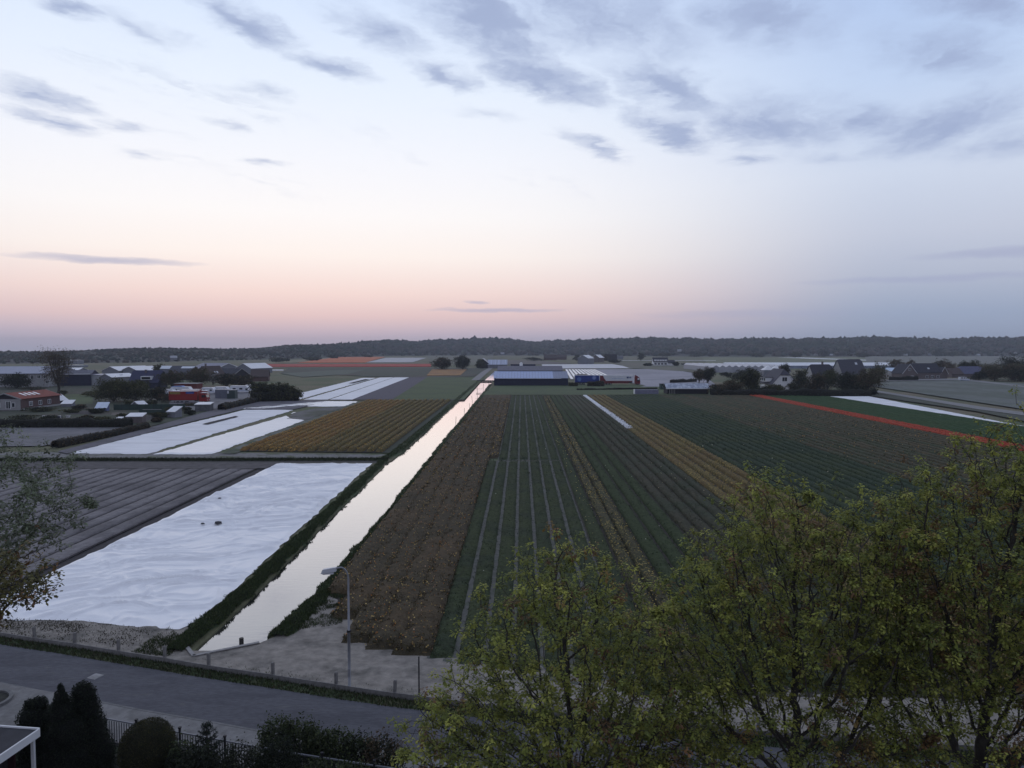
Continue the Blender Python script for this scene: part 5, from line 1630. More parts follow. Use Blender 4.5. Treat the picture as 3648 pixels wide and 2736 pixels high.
MB().box(3.5, 0, 3.16, 1.5, 2.2, .14).build('sun_visor', M_wv, rt2)
for k, (u0, u1, v, m, lab) in enumerate(((757, 801, 1422, mat('grey_container_paint', (.16, .175, .215), .6, .12, .8), 'grey blue shipping container beside the red trucks'), (800, 828, 1424, mat('green_container_paint', (.05, .075, .07), .6, .15, .8), 'dark green container at the right end of the grey one'))):
    x, y, w_ = (-166.25, 230.56) and ((u0 + u1) / 2, v, u1 - u0)
    Yc = 16 * 2606 / (v - 1243.0)
    ct = thing('shipping_container', lab, 'container', ((x - 1858) / 2606 * Yc, Yc + 1.5, 0), .05)
    ww = w_ / 2606 * Yc
    cb = MB().box(0, 0, 1.45, ww, 2.6, 2.9).build('body', m, ct)
    for i in range(9):
        MB().box(-ww / 2 + (i + .5) * ww / 9, -1.31, 1.45, ww / 22, .06, 2.6).build('rib', m, ct)
    MB().box(0, 0, 2.95, ww + .1, 2.7, .1).build('roof', M_greyroof, ct)
    if k == 1:
        MB().box(-ww / 2 + .35, -1.36, 2.3, .5, .03, .9).build('notice', M_wv, ct)


def caravan(label, u0, u1, v, hh, blue=False, motor=False, rz=0.0):
    Yc = 16 * 2606 / (v - 1243.0)
    L_ = (u1 - u0) / 2606 * Yc
    t = thing('caravan', label, 'caravan', (((u0 + u1) / 2 - 1858) / 2606 * Yc, Yc + 1.2, 0), rz, 'caravans parked beyond the containers')
    pr = [(-L_ / 2, .5), (L_ / 2 - .3, .45), (L_ / 2, .9), (L_ / 2 - .15, hh * .62), (L_ / 2 - .9, hh), (-L_ / 2 + .4, hh), (-L_ / 2, hh * .75)]
    MB().yprism(pr, -1.12, 1.12).build('body', M_wv, t, recalc=True)
    for x in ((-.28, .22) if not motor else (-.25, .1)):
        MB().box(x * L_, -1.13, hh * .62, L_ * .16, .04, hh * .2).build('window', M_glass, t)
    MB().box(0, -1.125, hh * .4, L_ * .9, .02, .08).build('stripe', M_ltb, t)
    if blue:
        MB().yprism([(-L_ / 2 + .3, hh + .02), (L_ * .1, hh + .02), (L_ * .02, hh + .30), (-L_ / 2 + .9, hh + .2)], -1.1, 1.1).build('roof_box', M_ltb, t, recalc=True)
    if motor:
        MB().box(L_ / 2 - .75, -1.13, hh * .55, .8, .04, hh * .24).build('cab_window', M_glass, t)
        for s in (-1, 1):
            wheel(t, L_ / 2 - 1.2, s * .95, .34, .2)
    for s in (-1, 1):
        wheel(t, -L_ * .18, s * .95, .34, .2)
    return t


caravan('white camper with a blue roof box behind the red truck', 596, 671, 1409, 2.9, True, True)
caravan('white caravan half hidden in bushes left of the blue topped camper', 556, 612, 1411, 2.2)
caravan('white caravan whose roof shows above the grey container', 708, 756, 1407, 2.5)
caravan('white caravan above the green container, second from the motorhome', 752, 806, 1405, 2.6)
caravan('long white motorhome parked right of the containers', 810, 879, 1403, 2.8, False, True)
caravan('white caravan at the right end of the row, by the tall hedge', 866, 895, 1397, 2.7)
flat('red_shed', 'red boarded shed with a pale flat roof edge behind the campers', 'shed', (-124.15, 270.79), 0, 8.36, 5, 3.14, M_redwood, M_palebrick)

# the two lorries at the bulb field
t1x, t1y, t1w = (29.36, 326.14, 11.13)
bt = thing('blue_trailer', 'blue curtain sided trailer with two pale globe emblems', 'trailer', (t1x - t1w / 2, t1y + 1.3, 0))
bb_ = trailer(bt, 0, t1w, 1.15, 4.25, M_bluev, (1.6, 2.8, 4.0), topm=M_wv)
for cx_, cz_, r_ in ((1.9, 2.5, .95), (8.6, 3.2, .98)):
    MB().cyl(cx_, cz_, -1.275, -1.262, r_, 20, 'y').build('globe_emblem', M_ltb, bb_)
    for q in (-.5, 0, .5):
        MB().box(cx_, -1.282, cz_ + q * r_, 2 * r_ * sqrt(1 - q * q) * .9, .01, .06).build('globe_line', M_bluev, bb_)
MB().cyl(8.6, 3.2, -1.285, -1.278, .62, 16, 'y').build('globe_emblem', mat('lilac_print', (.30, .34, .62), .6), bb_)
MB().box(t1w - .4, -1.27, 3.2, .12, .02, 1.2).build('stripe', M_ltb, bb_)
t2x, t2y, t2w = (43.66, 323.8, 18.01)
wt_ = thing('white_lorry', 'articulated lorry with white trailer and dark red cab facing right', 'lorry', (t2x - t2w / 2, t2y + 1.3, 0))
TL = t2w - 3.3
wb = trailer(wt_, 0, TL, 1.35, 4.3, M_wv, (2.2, 3.5, 4.8), skirt=M_dred, topm=M_wv)
MB().add([(.05, -1.268, 1.4), (3.1, -1.268, 1.4), (1.9, -1.268, 3.0), (1.35, -1.268, 4.2), (.05, -1.268, 4.2)], [(0, 1, 2, 3, 4)]).build('red_flash', M_dred, wb)
MB().box(TL / 2 + 1.2, -1.268, 1.62, TL - 3.2, .012, .5).build('red_band', M_dred, wb)
for k in range(10):
    MB().box(5.6 + k * .55, -1.268, 2.95 + (.12 if k in (2, 5) else 0), .34, .012, .24 if k in (2, 5) else .13).build('letter', M_ltb, wb)
for x, w_ in ((12.3, .45), (12.75, .4), (13.4, .35), (13.85, .35)):
    MB().box(x - .2, -1.268, 3.35, w_, .012, .75 if x < 13 else .62).build('logo_block', mat('navy_print', (.03, .05, .16), .6), wb)
cab(wt_, TL + .9, M_dred, M_dred, 3.75)
MB().yprism([(TL + 1.0, 3.76), (TL + 2.3, 3.76), (TL + 1.2, 4.35), (TL + 1.0, 4.35)], -1.1, 1.1).build('wind_deflector', M_dred, wt_, recalc=True)
MB().box(TL + 2.35, -1.25, 2.75, .8, .03, .8).build('cab_window', M_wv, wt_)
vx, vy, vw = (221.37, 368.74, 4.64)
vn = thing('white_van', 'small white van parked on the lane before the bungalow', 'van', (vx, vy, 0), radians(-4))
pr = [(-vw / 2, .4), (vw / 2, .4), (vw / 2, 1.0), (vw / 2 - .9, 1.15), (vw / 2 - 1.5, 1.95), (-vw / 2 + .1, 2.0), (-vw / 2, 1.5)]
MB().yprism(pr, -.88, .88).build('body', M_wv, vn, recalc=True)
for x, w_ in ((-vw * .28, .9), (-vw * .02, .8), (vw * .2, .6)):
    MB().box(x, -.885, 1.5, w_, .03, .5).build('window', M_glass, vn)
MB().box(0, -.89, .52, vw - .1, .03, .16).build('sill', M_ltb, vn)
for x in (-vw * .3, vw * .3):
    for s in (-1, 1):
        wheel(vn, x, s * .78, .32, .2)

# ------------------------------------------------------------------ trees and hedges, placed where they root
def T(label, u, v, vt, w, cols, seed, n=700, ls=.6, name='tree', cat='tree', group=None, **kw):
    Yc = 16 * 2606 / (v - 1243.0)
    h = 16 + (1243 - vt) / 2606 * Yc
    return tree(name, label, cat, ((u - 1858) / 2606 * Yc, Yc), h, w * 1.12 / 2606 * Yc, cols, seed, int(n * 4.2), ls * .8, group=group, **kw)


T('tall open brown tree standing above the grey hall at left', 192, 1404, 1238, 128, BROWN + [(.06, .05, .03)], 1, 1700, .42, base=.16, limbs=10, shell=.3)
T('dark round bush before the grey hall at the left edge', 40, 1387, 1328, 96, DARK, 2, 1100, .6, base=.05, name='bush', cat='bush')
T('olive bush, left half of the big clump behind the huts', 392, 1434, 1345, 130, OLIVE, 3, 1700, .5, base=.04, name='bush', cat='bush')
T('olive bush, right half of the big clump behind the huts', 470, 1432, 1352, 110, OLIVE, 4, 1400, .5, base=.04, name='bush', cat='bush')
T('thin dark bush between the clump and the red truck', 552, 1430, 1378, 62, DARK + BROWN, 5, 900, .45, base=.06, name='bush', cat='bush')
T('green tree rising behind the mansard house', 565, 1352, 1297, 62, OLIVE, 6, 700, .7, base=.12)
T('bushy tree right of the mansard house dormer', 604, 1384, 1318, 84, OLIVE + BROWN, 7, 1100, .55, base=.08)
T('bushy tree behind the red boarded shed', 700, 1380, 1305, 92, OLIVE + BROWN, 8, 1200, .55, base=.08)
T('white flowering shrub before the brown roofed house', 752, 1372, 1326, 46, [(.30, .29, .30), (.22, .22, .22), (.07, .07, .05)], 9, 600, .4, base=.1, name='bush', cat='bush')
T('dark bush above the caravan row, left of the black barn', 800, 1381, 1328, 74, DARK + BROWN, 10, 900, .55, base=.06, name='bush', cat='bush')
T('dark bush above the long motorhome', 860, 1381, 1334, 84, DARK + BROWN, 11, 1000, .55, base=.06, name='bush', cat='bush')
T('dark bush behind the low grey shed and netting', 330, 1476, 1455, 60, DARK, 12, 500, .35, base=.05, name='bush', cat='bush')
T('small dark shrub between two allotment huts', 668, 1482, 1462, 34, DARK, 13, 400, .3, base=.05, name='bush', cat='bush')
T('low dark shrub behind the flat white roofed hut', 560, 1490, 1470, 80, DARK + OLIVE, 14, 700, .3, base=.05, name='bush', cat='bush')
T('low dark shrub in front of the brick barn plinth', 120, 1470, 1452, 90, DARK + OLIVE, 15, 600, .35, base=.05, name='bush', cat='bush')
T('round dark tree, left one of the pair beyond the ochre field', 1574, 1318, 1270, 76, DARK + BROWN, 16, 900, 1.0, base=.04)
T('taller dark tree, right one of the pair beyond the ochre field', 1648, 1318, 1261, 56, DARK, 17, 900, .9, base=.05)
T('pale green small tree by the end of the gravel path', 1712, 1314, 1279, 34, OLIVE + PALE, 18, 500, .9, base=.06)
T('brownish pine left of the faded blue roof shed, left half', 2490, 1368, 1312, 40, BROWN + OLIVE, 19, 800, .5, base=.15)
T('dark wind clipped pine behind the faded blue roof shed', 2522, 1367, 1303, 48, DARK, 20, 1200, .45, base=.12)
T('low brown shrub just right of the faded blue roof shed', 2556, 1408, 1366, 66, BROWN + DARK, 21, 800, .4, base=.05, name='bush', cat='bush')
T('olive garden tree between shed and white gabled house', 2612, 1406, 1348, 86, OLIVE + BROWN, 22, 1300, .45, base=.06)
T('tall dark tree at the left side of the white gabled house', 2668, 1405, 1307, 78, DARK + OLIVE, 23, 1600, .5, base=.1)
T('dark clump behind the field shed before the glasshouse', 2650, 1366, 1312, 110, DARK, 24, 900, .6, base=.04)
T('small dark bush at the foot of the glasshouse', 2587, 1342, 1324, 44, DARK, 25, 400, .6, base=.04, name='bush', cat='bush')
T('low olive bush in front of the white gabled house', 2760, 1404, 1366, 70, OLIVE, 26, 900, .4, base=.05, name='bush', cat='bush')
T('rounded dark bush at the right corner of the white gable', 2826, 1402, 1362, 52, DARK + OLIVE, 27, 700, .4, base=.05, name='bush', cat='bush')
T('wind bent dark pine behind the white gabled house', 2790, 1352, 1293, 44, DARK, 28, 800, .5, base=.3)
T('grey green tree between the two dark roofed houses', 2852, 1388, 1310, 62, OLIVE + DARK, 29, 1100, .5, base=.08)
T('yellow green tree in front of the chimney house', 2945, 1392, 1312, 76, PALE + OLIVE, 30, 1400, .5, base=.06)
T('dark red brown bush below the chimney house', 2905, 1404, 1326, 70, DARK + BROWN, 31, 1200, .45, base=.06)
T('black green tree in front of the huge steep roof', 3010, 1404, 1322, 84, DARK, 32, 1500, .45, base=.06)
T('broad brown tree right of the huge steep roof', 3078, 1405, 1304, 110, BROWN + OLIVE, 33, 2200, .45, base=.1, limbs=8)
T('pale leafless tree behind the broad brown tree', 3124, 1378, 1284, 62, OLIVE + PALE, 34, 700, .5, base=.15, shell=.3)
T('small ball shaped dark bush at the end of the field hedge', 3108, 1409, 1382, 30, DARK, 35, 400, .35, base=.05, name='bush', cat='bush')
T('hazy round tree standing alone in the far middle', 2282, 1285, 1254, 26, DARK, 36, 350, 1.2, base=.06)
T('small tree left of the open fronted grey barn', 2053, 1285, 1262, 24, DARK + OLIVE, 37, 300, 1.1, base=.06)
T('dark bush before the dark boxy farm building', 2190, 1293, 1280, 44, DARK, 38, 400, 1.0, base=.05, name='bush', cat='bush')
T('bushy dark tree between the far barns', 2150, 1288, 1262, 44, DARK + BROWN, 39, 400, 1.1, base=.05)
T('low dark clump left of the far farmhouses', 1900, 1286, 1272, 66, DARK, 40, 400, 1.1, base=.05, name='bush', cat='bush')
T('bush at the left end of the white dormer house', 2308, 1304, 1293, 34, DARK, 41, 300, .9, base=.05, name='bush', cat='bush')
T('bush at the right end of the white dormer house', 2406, 1304, 1288, 26, DARK, 42, 300, .9, base=.05, name='bush', cat='bush')
T('small dark bush alone right of the white dormer house', 2440, 1303, 1294, 22, DARK, 43, 250, .9, base=.05, name='bush', cat='bush')
T('bare pale tree left behind the brick house', 3176, 1330, 1276, 60, BROWN + PALE, 44, 450, .7, base=.15, shell=.3)
T('bare pale tree second left behind the brick house', 3228, 1328, 1278, 46, BROWN, 45, 400, .7, base=.15, shell=.3)
T('wind bent tree above the brick house roof', 3338, 1332, 1275, 54, DARK + BROWN, 46, 700, .6, base=.25)
T('russet tree right behind the brick house', 3376, 1334, 1288, 54, BROWN, 47, 600, .6, base=.1)
T('dark tree left behind the bungalow', 3418, 1334, 1284, 40, DARK, 48, 600, .6, base=.1)
T('dark tree right behind the bungalow', 3458, 1332, 1280, 48, DARK + OLIVE, 49, 700, .6, base=.1)
T('dark shrub at the right end of the bungalow', 3475, 1356, 1320, 56, DARK, 50, 800, .45, base=.04, name='bush', cat='bush')
T('brown green tree, first of the big right edge group', 3530, 1357, 1292, 86, OLIVE + BROWN, 51, 1500, .5, base=.06)
T('tall dark tree, highest of the big right edge group', 3590, 1352, 1258, 96, DARK, 52, 1800, .55, base=.06)
T('russet tree in front of the highest right edge tree', 3598, 1358, 1290, 80, BROWN + OLIVE, 53, 1500, .5, base=.06)
T('dark tree cut by the right edge of the view', 3655, 1356, 1264, 90, DARK, 54, 1500, .55, base=.06)
NM_ = ('above the white dormer house', 'second above the white dormer house', 'above the glasshouse', 'left above the steep roof', 'tall one above the steep roof', 'right above the steep roof', 'above the brick house', 'tall one right of the brick house', 'above the bungalow', 'left of the orange field', 'behind the orange field', 'left of the red strip', 'right of the orange field')
T('dark evergreen mass filling the right edge behind the lane', 3520, 1352, 1306, 80, DARK, 111, 1200, .5, base=.03)
T('olive thicket at the right edge below the tallest tree', 3620, 1358, 1312, 110, DARK + OLIVE, 112, 1400, .5, base=.03)
T('dark thicket behind the white gabled house garden', 2720, 1404, 1372, 70, DARK, 113, 700, .4, base=.03, name='bush', cat='bush')
T('brown thicket between garden hedge and dark trees', 2880, 1404, 1368, 80, BROWN + DARK, 114, 900, .4, base=.03, name='bush', cat='bush')
T('low dark thicket at the right end of the garden hedge', 3050, 1407, 1370, 100, DARK, 115, 1000, .4, base=.03, name='bush', cat='bush')
for i, (u, v, w_, vt) in enumerate(((2360, 1273, 60, 1257), (2480, 1272, 50, 1254), (2690, 1273, 50, 1258), (2828, 1274, 44, 1250), (2930, 1272, 26, 1243), (3060, 1273, 60, 1256), (3190, 1270, 60, 1248), (3330, 1270, 30, 1242), (3380, 1271, 60, 1250), (1110, 1285, 60, 1272), (1190, 1277, 40, 1262), (1000, 1291, 70, 1274), (1310, 1273, 36, 1262))):
    T('far hazy bush at the dune foot, ' + NM_[i], u, v, vt, w_, DARK + OLIVE, 60 + i, 260, 2.2, base=.03, name='far_bush', cat='bush')

for i, (u, v, vt, w_, lab) in enumerate(((150, 1500, 1481, 60, 'left of the cold frame'), (290, 1496, 1480, 50, 'right of the small white box'), (350, 1500, 1485, 60, 'behind the middle of the dark hedge'), (420, 1492, 1474, 40, 'before the long netting'), (545, 1508, 1488, 40, 'beside the flat white hut'), (590, 1470, 1452, 40, 'under the green netting end'), (655, 1470, 1450, 40, 'left of the low grey shed'), (270, 1462, 1440, 46, 'behind the blue glass hut'), (450, 1448, 1426, 50, 'left of the pitched white hut'), (530, 1448, 1428, 36, 'right of the pitched white hut'), (580, 1436, 1410, 60, 'below the red truck left end'), (235, 1475, 1458, 60, 'by the barn corner garden'), (60, 1500, 1482, 110, 'along the left allotments'), (660, 1450, 1436, 70, 'in front of the red truck wheels'), (310, 1415, 1392, 60, 'at the grass plot edge'), (200, 1412, 1392, 50, 'at the foot of the tall brown tree'), (100, 1395, 1376, 90, 'below the grey hall windows'))):
    T('low garden bush ' + lab, u, v, vt, w_, (DARK + OLIVE, DARK + BROWN, OLIVE)[i % 3], 120 + i, 260, .36, base=.04, name='bush', cat='bush')
hedge('hedge', 'long clipped black green hedge between the car park and allotments', (-119.86, 145.36), (-79.22, 146.94), 2.0, 1.6, DARK, 1, 5200, .28)
hedge('hedge', 'low brown hedge along the dirt track', (-75.19, 116.32), (-75.22, 145.42), 1.25, 1.3, BROWN, 2, 4200, .24)
hedge('hedge', 'big dark overgrown hedge before the long tapering sheet', (-81.6, 219.31), (-68.73, 224.26), 3.2, 4.0, DARK + OLIVE, 3, 3600, .4)
T('overgrown dark tree, left end of the big hedge', 925, 1430, 1358, 92, DARK + OLIVE, 81, 1300, .5, base=.03)
T('overgrown dark tree, middle of the big hedge', 982, 1430, 1364, 92, DARK + OLIVE, 82, 1300, .5, base=.03)
T('overgrown dark tree, right end of the big hedge', 1034, 1429, 1370, 78, DARK + OLIVE, 83, 1200, .5, base=.03)
hedge('hedge', 'low ragged hedge at the yard exit by the dirt track', (-78.25, 189.06), (-79.82, 217.02), 1.7, 2.2, DARK + BROWN, 4, 2200, .32)
hedge('hedge', 'dark hedge along the far field edge below the white gabled house', (65.04, 251.86), (117.72, 248.08), 2.3, 2.6, DARK, 5, 6500, .36)
hedge('hedge', 'short clipped hedge in front of the brick house', (184.35, 368.26), (199.87, 371.71), 2.3, 1.6, DARK, 6, 1800, .35)
hedge('hedge', 'small dark hedge between barn and blue trailer', (20.09, 311.4), (23.92, 311.45), 1.9, 2.2, DARK + OLIVE, 7, 900, .35)
hedge('hedge', 'dark hedge piece covering the joint of the two trailers', (28.1, 311.51), (35.15, 311.6), 2.4, 2.2, DARK + BROWN, 8, 1300, .35)
hedge('hedge', 'low brown reed row behind the faded blue roof shed', (69.29, 339.94), (83.46, 351.54), 1.8, 1.5, BROWN + DARK, 9, 900, .4)
hedge('hedge', 'low dark bush row on the lawn edge behind the container', (21.44, 281.91), (53.25, 288.17), .8, 1.0, DARK + OLIVE, 10, 1600, .3)

# footbridge and poles at the canal
fbx = thing('footbridge', 'thin dark plank footbridge crossing the far canal', 'footbridge', (-16.97, 359.32) + (0,))
for k in range(14):
    MB().box(-4.6 + k * .68, 0, .50, .66, 1.1, .10).build('plank', M_darkwall, fbx)
for s in (-1, 1):
    MB().box(-.2, s * .5, .20, 9.6, .16, .50).build('beam', M_darkwall, fbx)
MB().cyl(-1.0, 0, -1.0, .2, .1, 8).cyl(1.5, 0, -1.0, .2, .1, 8).build('pile', M_darkwall, fbx)
dk = thing('jetty', 'little wooden landing stage with thin posts at the canal', 'jetty', (-13.69, 261.92) + (0,))
for dx, dy, h_ in ((-2.2, 0, 2.6), (-.4, 7, 3.2), (1.2, 14, 4.2)):
    MB().cyl(dx, dy, -1.0, h_, .06, 6).build('post', M_darkwall, dk)
for k in range(3):
    MB().box(-1.3, -.2 + k * .5, .1, 2.6, .45, .08).build('plank', M_darkwall, dk)
MB().box(-1.6, 1.2, 1.6, 2.8, .06, .06).build('rail', M_darkwall, dk)
for i, (u, v, h_, ln_, lab) in enumerate(((1683, 1439, 2.0, -.25, 'thin leaning stake in the water near the far jetty'), (1672, 1460, 1.3, .0, 'short thin stake at the right canal bank'), (1653, 1485, 1.7, .05, 'forked thin stake beside the brown beds'), (1622, 1518, 1.6, .12, 'slightly bent stake on the right canal bank, nearest of them'))):
    x, y = (u - 1858) / 2606 * (16.4 * 2606 / (v - 1243)), 16.4 * 2606 / (v - 1243)
    s = MB().tube([(x, y, -.9), (x + ln_ * .6, y, h_ * .5), (x + ln_, y, h_)], .045, 5).build('stake', M_darkwall)
    tag(s, lab, 'stake')

# ------------------------------------------------------------------ road side: board fence, lamp, railing
M_post = mat('weathered_post', (.20, .19, .18), .9, .25, 4, .01, 20)
bf = thing('board_fence', 'low fence of grey square posts with one bottom board along the road', 'fence', (0, 0, 0))
PX = [-45.5, -42.4, -39.2, -36, -32.8, -29.7, -26.6, -23.95, -21.08, -18.23, -15.6, -12.04, -8.71, -5.82, -2.6, .6, 3.7, 6.65, 9.8, 12.9, 16, 19.2, 22.4, 25.6]
fy = lambda x: float(np.interp(x, [p[0] for p in FP], [p[1] for p in FP]))
for i, x in enumerate(PX):
    po = MB().box(0, 0, .40, .125, .125, .80).box(0, 0, .815, .09, .09, .03).build('post', M_post, bf)
    po.location = (x, fy(x), 0)
    po.rotation_euler = (random.uniform(-.03, .03), random.uniform(-.04, .04), -.27)
    if i + 1 < len(PX):
        x2 = PX[i + 1]
        L_ = hypot(x2 - x, fy(x2) - fy(x))
        bd_ = MB().box(0, 0, 0, L_ - .02, .045, .26).build('board', M_post, bf)
        bd_.location = ((x + x2) / 2, (fy(x) + fy(x2)) / 2 - .1, .15)
        bd_.rotation_euler = (0, random.uniform(-.006, .006), atan2(fy(x2) - fy(x), x2 - x))

M_pole = mat('lamp_pole_paint', (.27, .275, .29), .55, .12, 2)
lamp = thing('street_lamp', 'grey street lamp with a bent arm and long white head beside the fence', 'street lamp', (-8.03, 33.36, 0))
lamp.scale = (1, 1, 1.045)
MB().cyl(0, 0, 0, 2.75, .068, 10).build('base_pole', M_pole, lamp, True)
MB().cyl(0, 0, 2.72, 2.80, .10, 10).build('collar', M_chas, lamp)
MB().box(0, -.088, .9, .1, .02, .35).build('hatch', M_rim, lamp)
arm = [(0, 0, 2.8), (0, 0, 5.1)] + [(-.34 + .34 * cos(t), -.08 + .08 * cos(t), 5.1 + .55 * sin(t)) for t in np.linspace(.15, pi / 2, 7)] + [(-.62, -.14, 5.62)]
MB().tube(arm, [.055, .043] + [.037] * 7 + [.034], 10).build('arm', M_pole, lamp, True)
hd = MB()
hd.add([(-.52, -.12 - .10, 5.50), (-.52, -.12 + .10, 5.50), (-.52, -.12 + .07, 5.68), (-.52, -.12 - .07, 5.68), (-1.18, -.28 - .14, 5.44), (-1.18, -.28 + .14, 5.44), (-1.10, -.27 + .10, 5.62), (-1.10, -.27 - .10, 5.62)], [(0, 1, 2, 3), (7, 6, 5, 4), (0, 4, 5, 1), (1, 5, 6, 2), (2, 6, 7, 3), (3, 7, 4, 0)])
hdo = hd.build('lamp_head', mat('pale_plastic', (.52, .53, .56), .4, .05, 2), lamp, recalc=True)
MB().box(-.88, -.21, 5.43, .5, .2, .07, .24).build('lens', mat('milky_lens', (.62, .62, .64), .25, .03, 2), hdo)
mp_ = MB().cyl(0, 0, 0, 2.0, .035, 6).build('marker_pole', M_chas)
mp_.location = (-4.67, 32.63) + (0,)
tag(mp_, 'thin dark marker pole beyond the fence by the leafy tree', 'pole')

M_rail = mat('black_rail', (.03, .03, .034), .6, .15, 3)
M_railtop = mat('rail_cap', (.19, .195, .215), .5, .15, 3)
ra = thing('railing', 'black metal bar railing along the pavement above the garden', 'railing', (0, 0, 0))
ral, _ = offs(7.06, 7.14)
ralx = [p[0] for p in ral]
raly = lambda x: float(np.interp(x, ralx, [p[1] for p in ral]))
bar_me = None
x = -19.3
k = 0
while x < -4.5:
    y = raly(x)
    if k % 17 == 0:
        po = MB().box(0, 0, .6, .07, .07, 1.2).box(0, 0, 1.24, .10, .10, .06).build('post', M_rail, ra)
    else:
        if bar_me is None:
            po = MB().box(0, 0, .56, .022, .022, .90).build('bar', M_rail, ra)
            bar_me = po.data
        else:
            po = link(bpy.data.objects.new('bar', bar_me), ra)
    po.location = (x, y, .05)
    x += .118
    k += 1
for z, hh, m in ((1.10, .05, M_railtop), (.16, .04, M_rail)):
    for a_, b_ in ((-19.3, -12.3), (-12.3, -8.5), (-8.5, -4.5)):
        L_ = hypot(b_ - a_, raly(b_) - raly(a_))
        r_ = MB().box(0, 0, 0, L_, .05, hh).build('rail', m, ra)
        r_.location = ((a_ + b_) / 2, (raly(a_) + raly(b_)) / 2, z)
        r_.rotation_euler = (0, 0, atan2(raly(b_) - raly(a_), b_ - a_))

# ------------------------------------------------------------------ garden below the window
def shrub(name, label, cat, loc, h, w, cols, n, ls, seed, lobes=None, aspect=.6, shell=.8, up=.3, trunk=True, z0=0.0):
    root = thing(name, label, cat, (loc[0], loc[1], z0))
    if lobes is None:
        lobes = [(0, 0, h * .5, w / 2, w / 2, h * .5)]
    if trunk:
        MB().tube([(0, 0, -.1), (.03, .02, h * .5)], [.07, .04], 6).build('trunk', M_bark, root)
    core = MB()
    rg = np.random.default_rng(seed)
    for (a, b_, c, rx_, ry_, rz_) in lobes:
        for q in range(5):
            d = rg.normal(size=3)
            d /= np.linalg.norm(d)
            core.tube([(a * .4, b_ * .4, max(.05, c - rz_)), (a + d[0] * rx_ * .4, b_ + d[1] * ry_ * .4, c + d[2] * rz_ * .3), (a + d[0] * rx_ * .8, b_ + d[1] * ry_ * .8, c + d[2] * rz_ * .8)], [.035, .02, .006], 4)
    core.build('branches', M_wood_dark, root)
    crown_mesh('foliage', lobes, n, ls, cols, seed, root, shell, aspect, up, 'stuff')
    return root


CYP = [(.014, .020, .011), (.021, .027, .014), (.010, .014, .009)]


def dense_bush(name, label, cat, lobes, n, ls, cols, seed, base, jit=.075, up=.5, core=.88, cm=None):
    """close grown evergreen: dark inner mass with small sprays all over the surface"""
    rg = np.random.default_rng(seed)
    root = thing(name, label, cat, (base[0], base[1], 0))
    lob = np.array(lobes, float)
    lob[:, 0] -= base[0]
    lob[:, 1] -= base[1]
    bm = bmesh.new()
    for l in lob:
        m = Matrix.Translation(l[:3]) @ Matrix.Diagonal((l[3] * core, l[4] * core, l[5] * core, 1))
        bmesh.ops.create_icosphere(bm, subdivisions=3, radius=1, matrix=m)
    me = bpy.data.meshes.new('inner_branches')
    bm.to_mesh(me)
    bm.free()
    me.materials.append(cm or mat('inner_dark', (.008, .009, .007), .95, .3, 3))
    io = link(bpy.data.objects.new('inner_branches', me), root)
    tag(io, kind='stuff')
    MB().cyl(lob[-1][0], lob[-1][1], -.1, max(.3, lob[:, 2].min()), .07, 7).build('trunk', M_bark, root)
    ar = (lob[:, 3] * lob[:, 5])
    k = rg.choice(len(lob), n, p=ar / ar.sum())
    d = rg.normal(size=(n, 3))
    d /= np.linalg.norm(d, axis=1)[:, None]
    bump = 1 + .16 * (fbm(d[:, 0] * 3 + k * 3.1 + seed, d[:, 2] * 3 + d[:, 1] * 2, 3) - .5) * (jit / .05)
    c = lob[k, :3] + d * lob[k, 3:] * (bump + rg.normal(0, jit, n))[:, None]
    keep = c[:, 2] > .03
    c, n = c[keep], int(keep.sum())
    V, F = leafquads(c, up, ls, rg, .5)
    pat = fbm(c[:, 0] * 4 + seed, c[:, 2] * 4 + c[:, 1] * 3, 3)
    col = np.asarray(cols)[rg.integers(0, len(cols), n)] * (1 + rg.normal(0, .22, (n, 1)) + (pat[:, None] - .5) * .9).clip(.3, 2)
    tag(npmesh('foliage', V, F, M_leaf, np.repeat(col, 4, 0), root), kind='stuff')
    return root


def lob_at(items, depth=.8):
    out = []
    for (x, y, z), rpx, vpx, Yc in items:
        s_ = Yc * 1.1 / 2606
        out.append((x, y, z, rpx * s_, rpx * s_ * depth, vpx * s_))
    return out


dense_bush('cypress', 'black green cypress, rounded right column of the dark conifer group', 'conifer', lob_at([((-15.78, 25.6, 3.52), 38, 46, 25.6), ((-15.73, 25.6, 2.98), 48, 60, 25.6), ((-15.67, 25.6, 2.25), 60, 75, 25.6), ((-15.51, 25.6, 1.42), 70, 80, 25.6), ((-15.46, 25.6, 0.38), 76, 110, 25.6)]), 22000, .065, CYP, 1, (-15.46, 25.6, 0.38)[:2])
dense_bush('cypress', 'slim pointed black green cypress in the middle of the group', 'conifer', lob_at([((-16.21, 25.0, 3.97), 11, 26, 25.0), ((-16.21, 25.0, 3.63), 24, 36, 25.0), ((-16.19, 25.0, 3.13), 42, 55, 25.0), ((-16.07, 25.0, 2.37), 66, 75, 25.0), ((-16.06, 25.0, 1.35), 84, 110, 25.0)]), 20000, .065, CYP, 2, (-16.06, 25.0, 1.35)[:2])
dense_bush('cypress', 'broad low black green cypress, left one of the group', 'conifer', lob_at([((-17.26, 25.4, 3.32), 26, 22, 25.4), ((-17.59, 25.4, 3.25), 20, 20, 25.4), ((-17.42, 25.4, 2.76), 56, 50, 25.4), ((-17.43, 25.4, 1.93), 66, 80, 25.4), ((-17.34, 25.4, 0.9), 76, 100, 25.4)]), 18000, .065, CYP, 3, (-17.34, 25.4, 0.9)[:2])
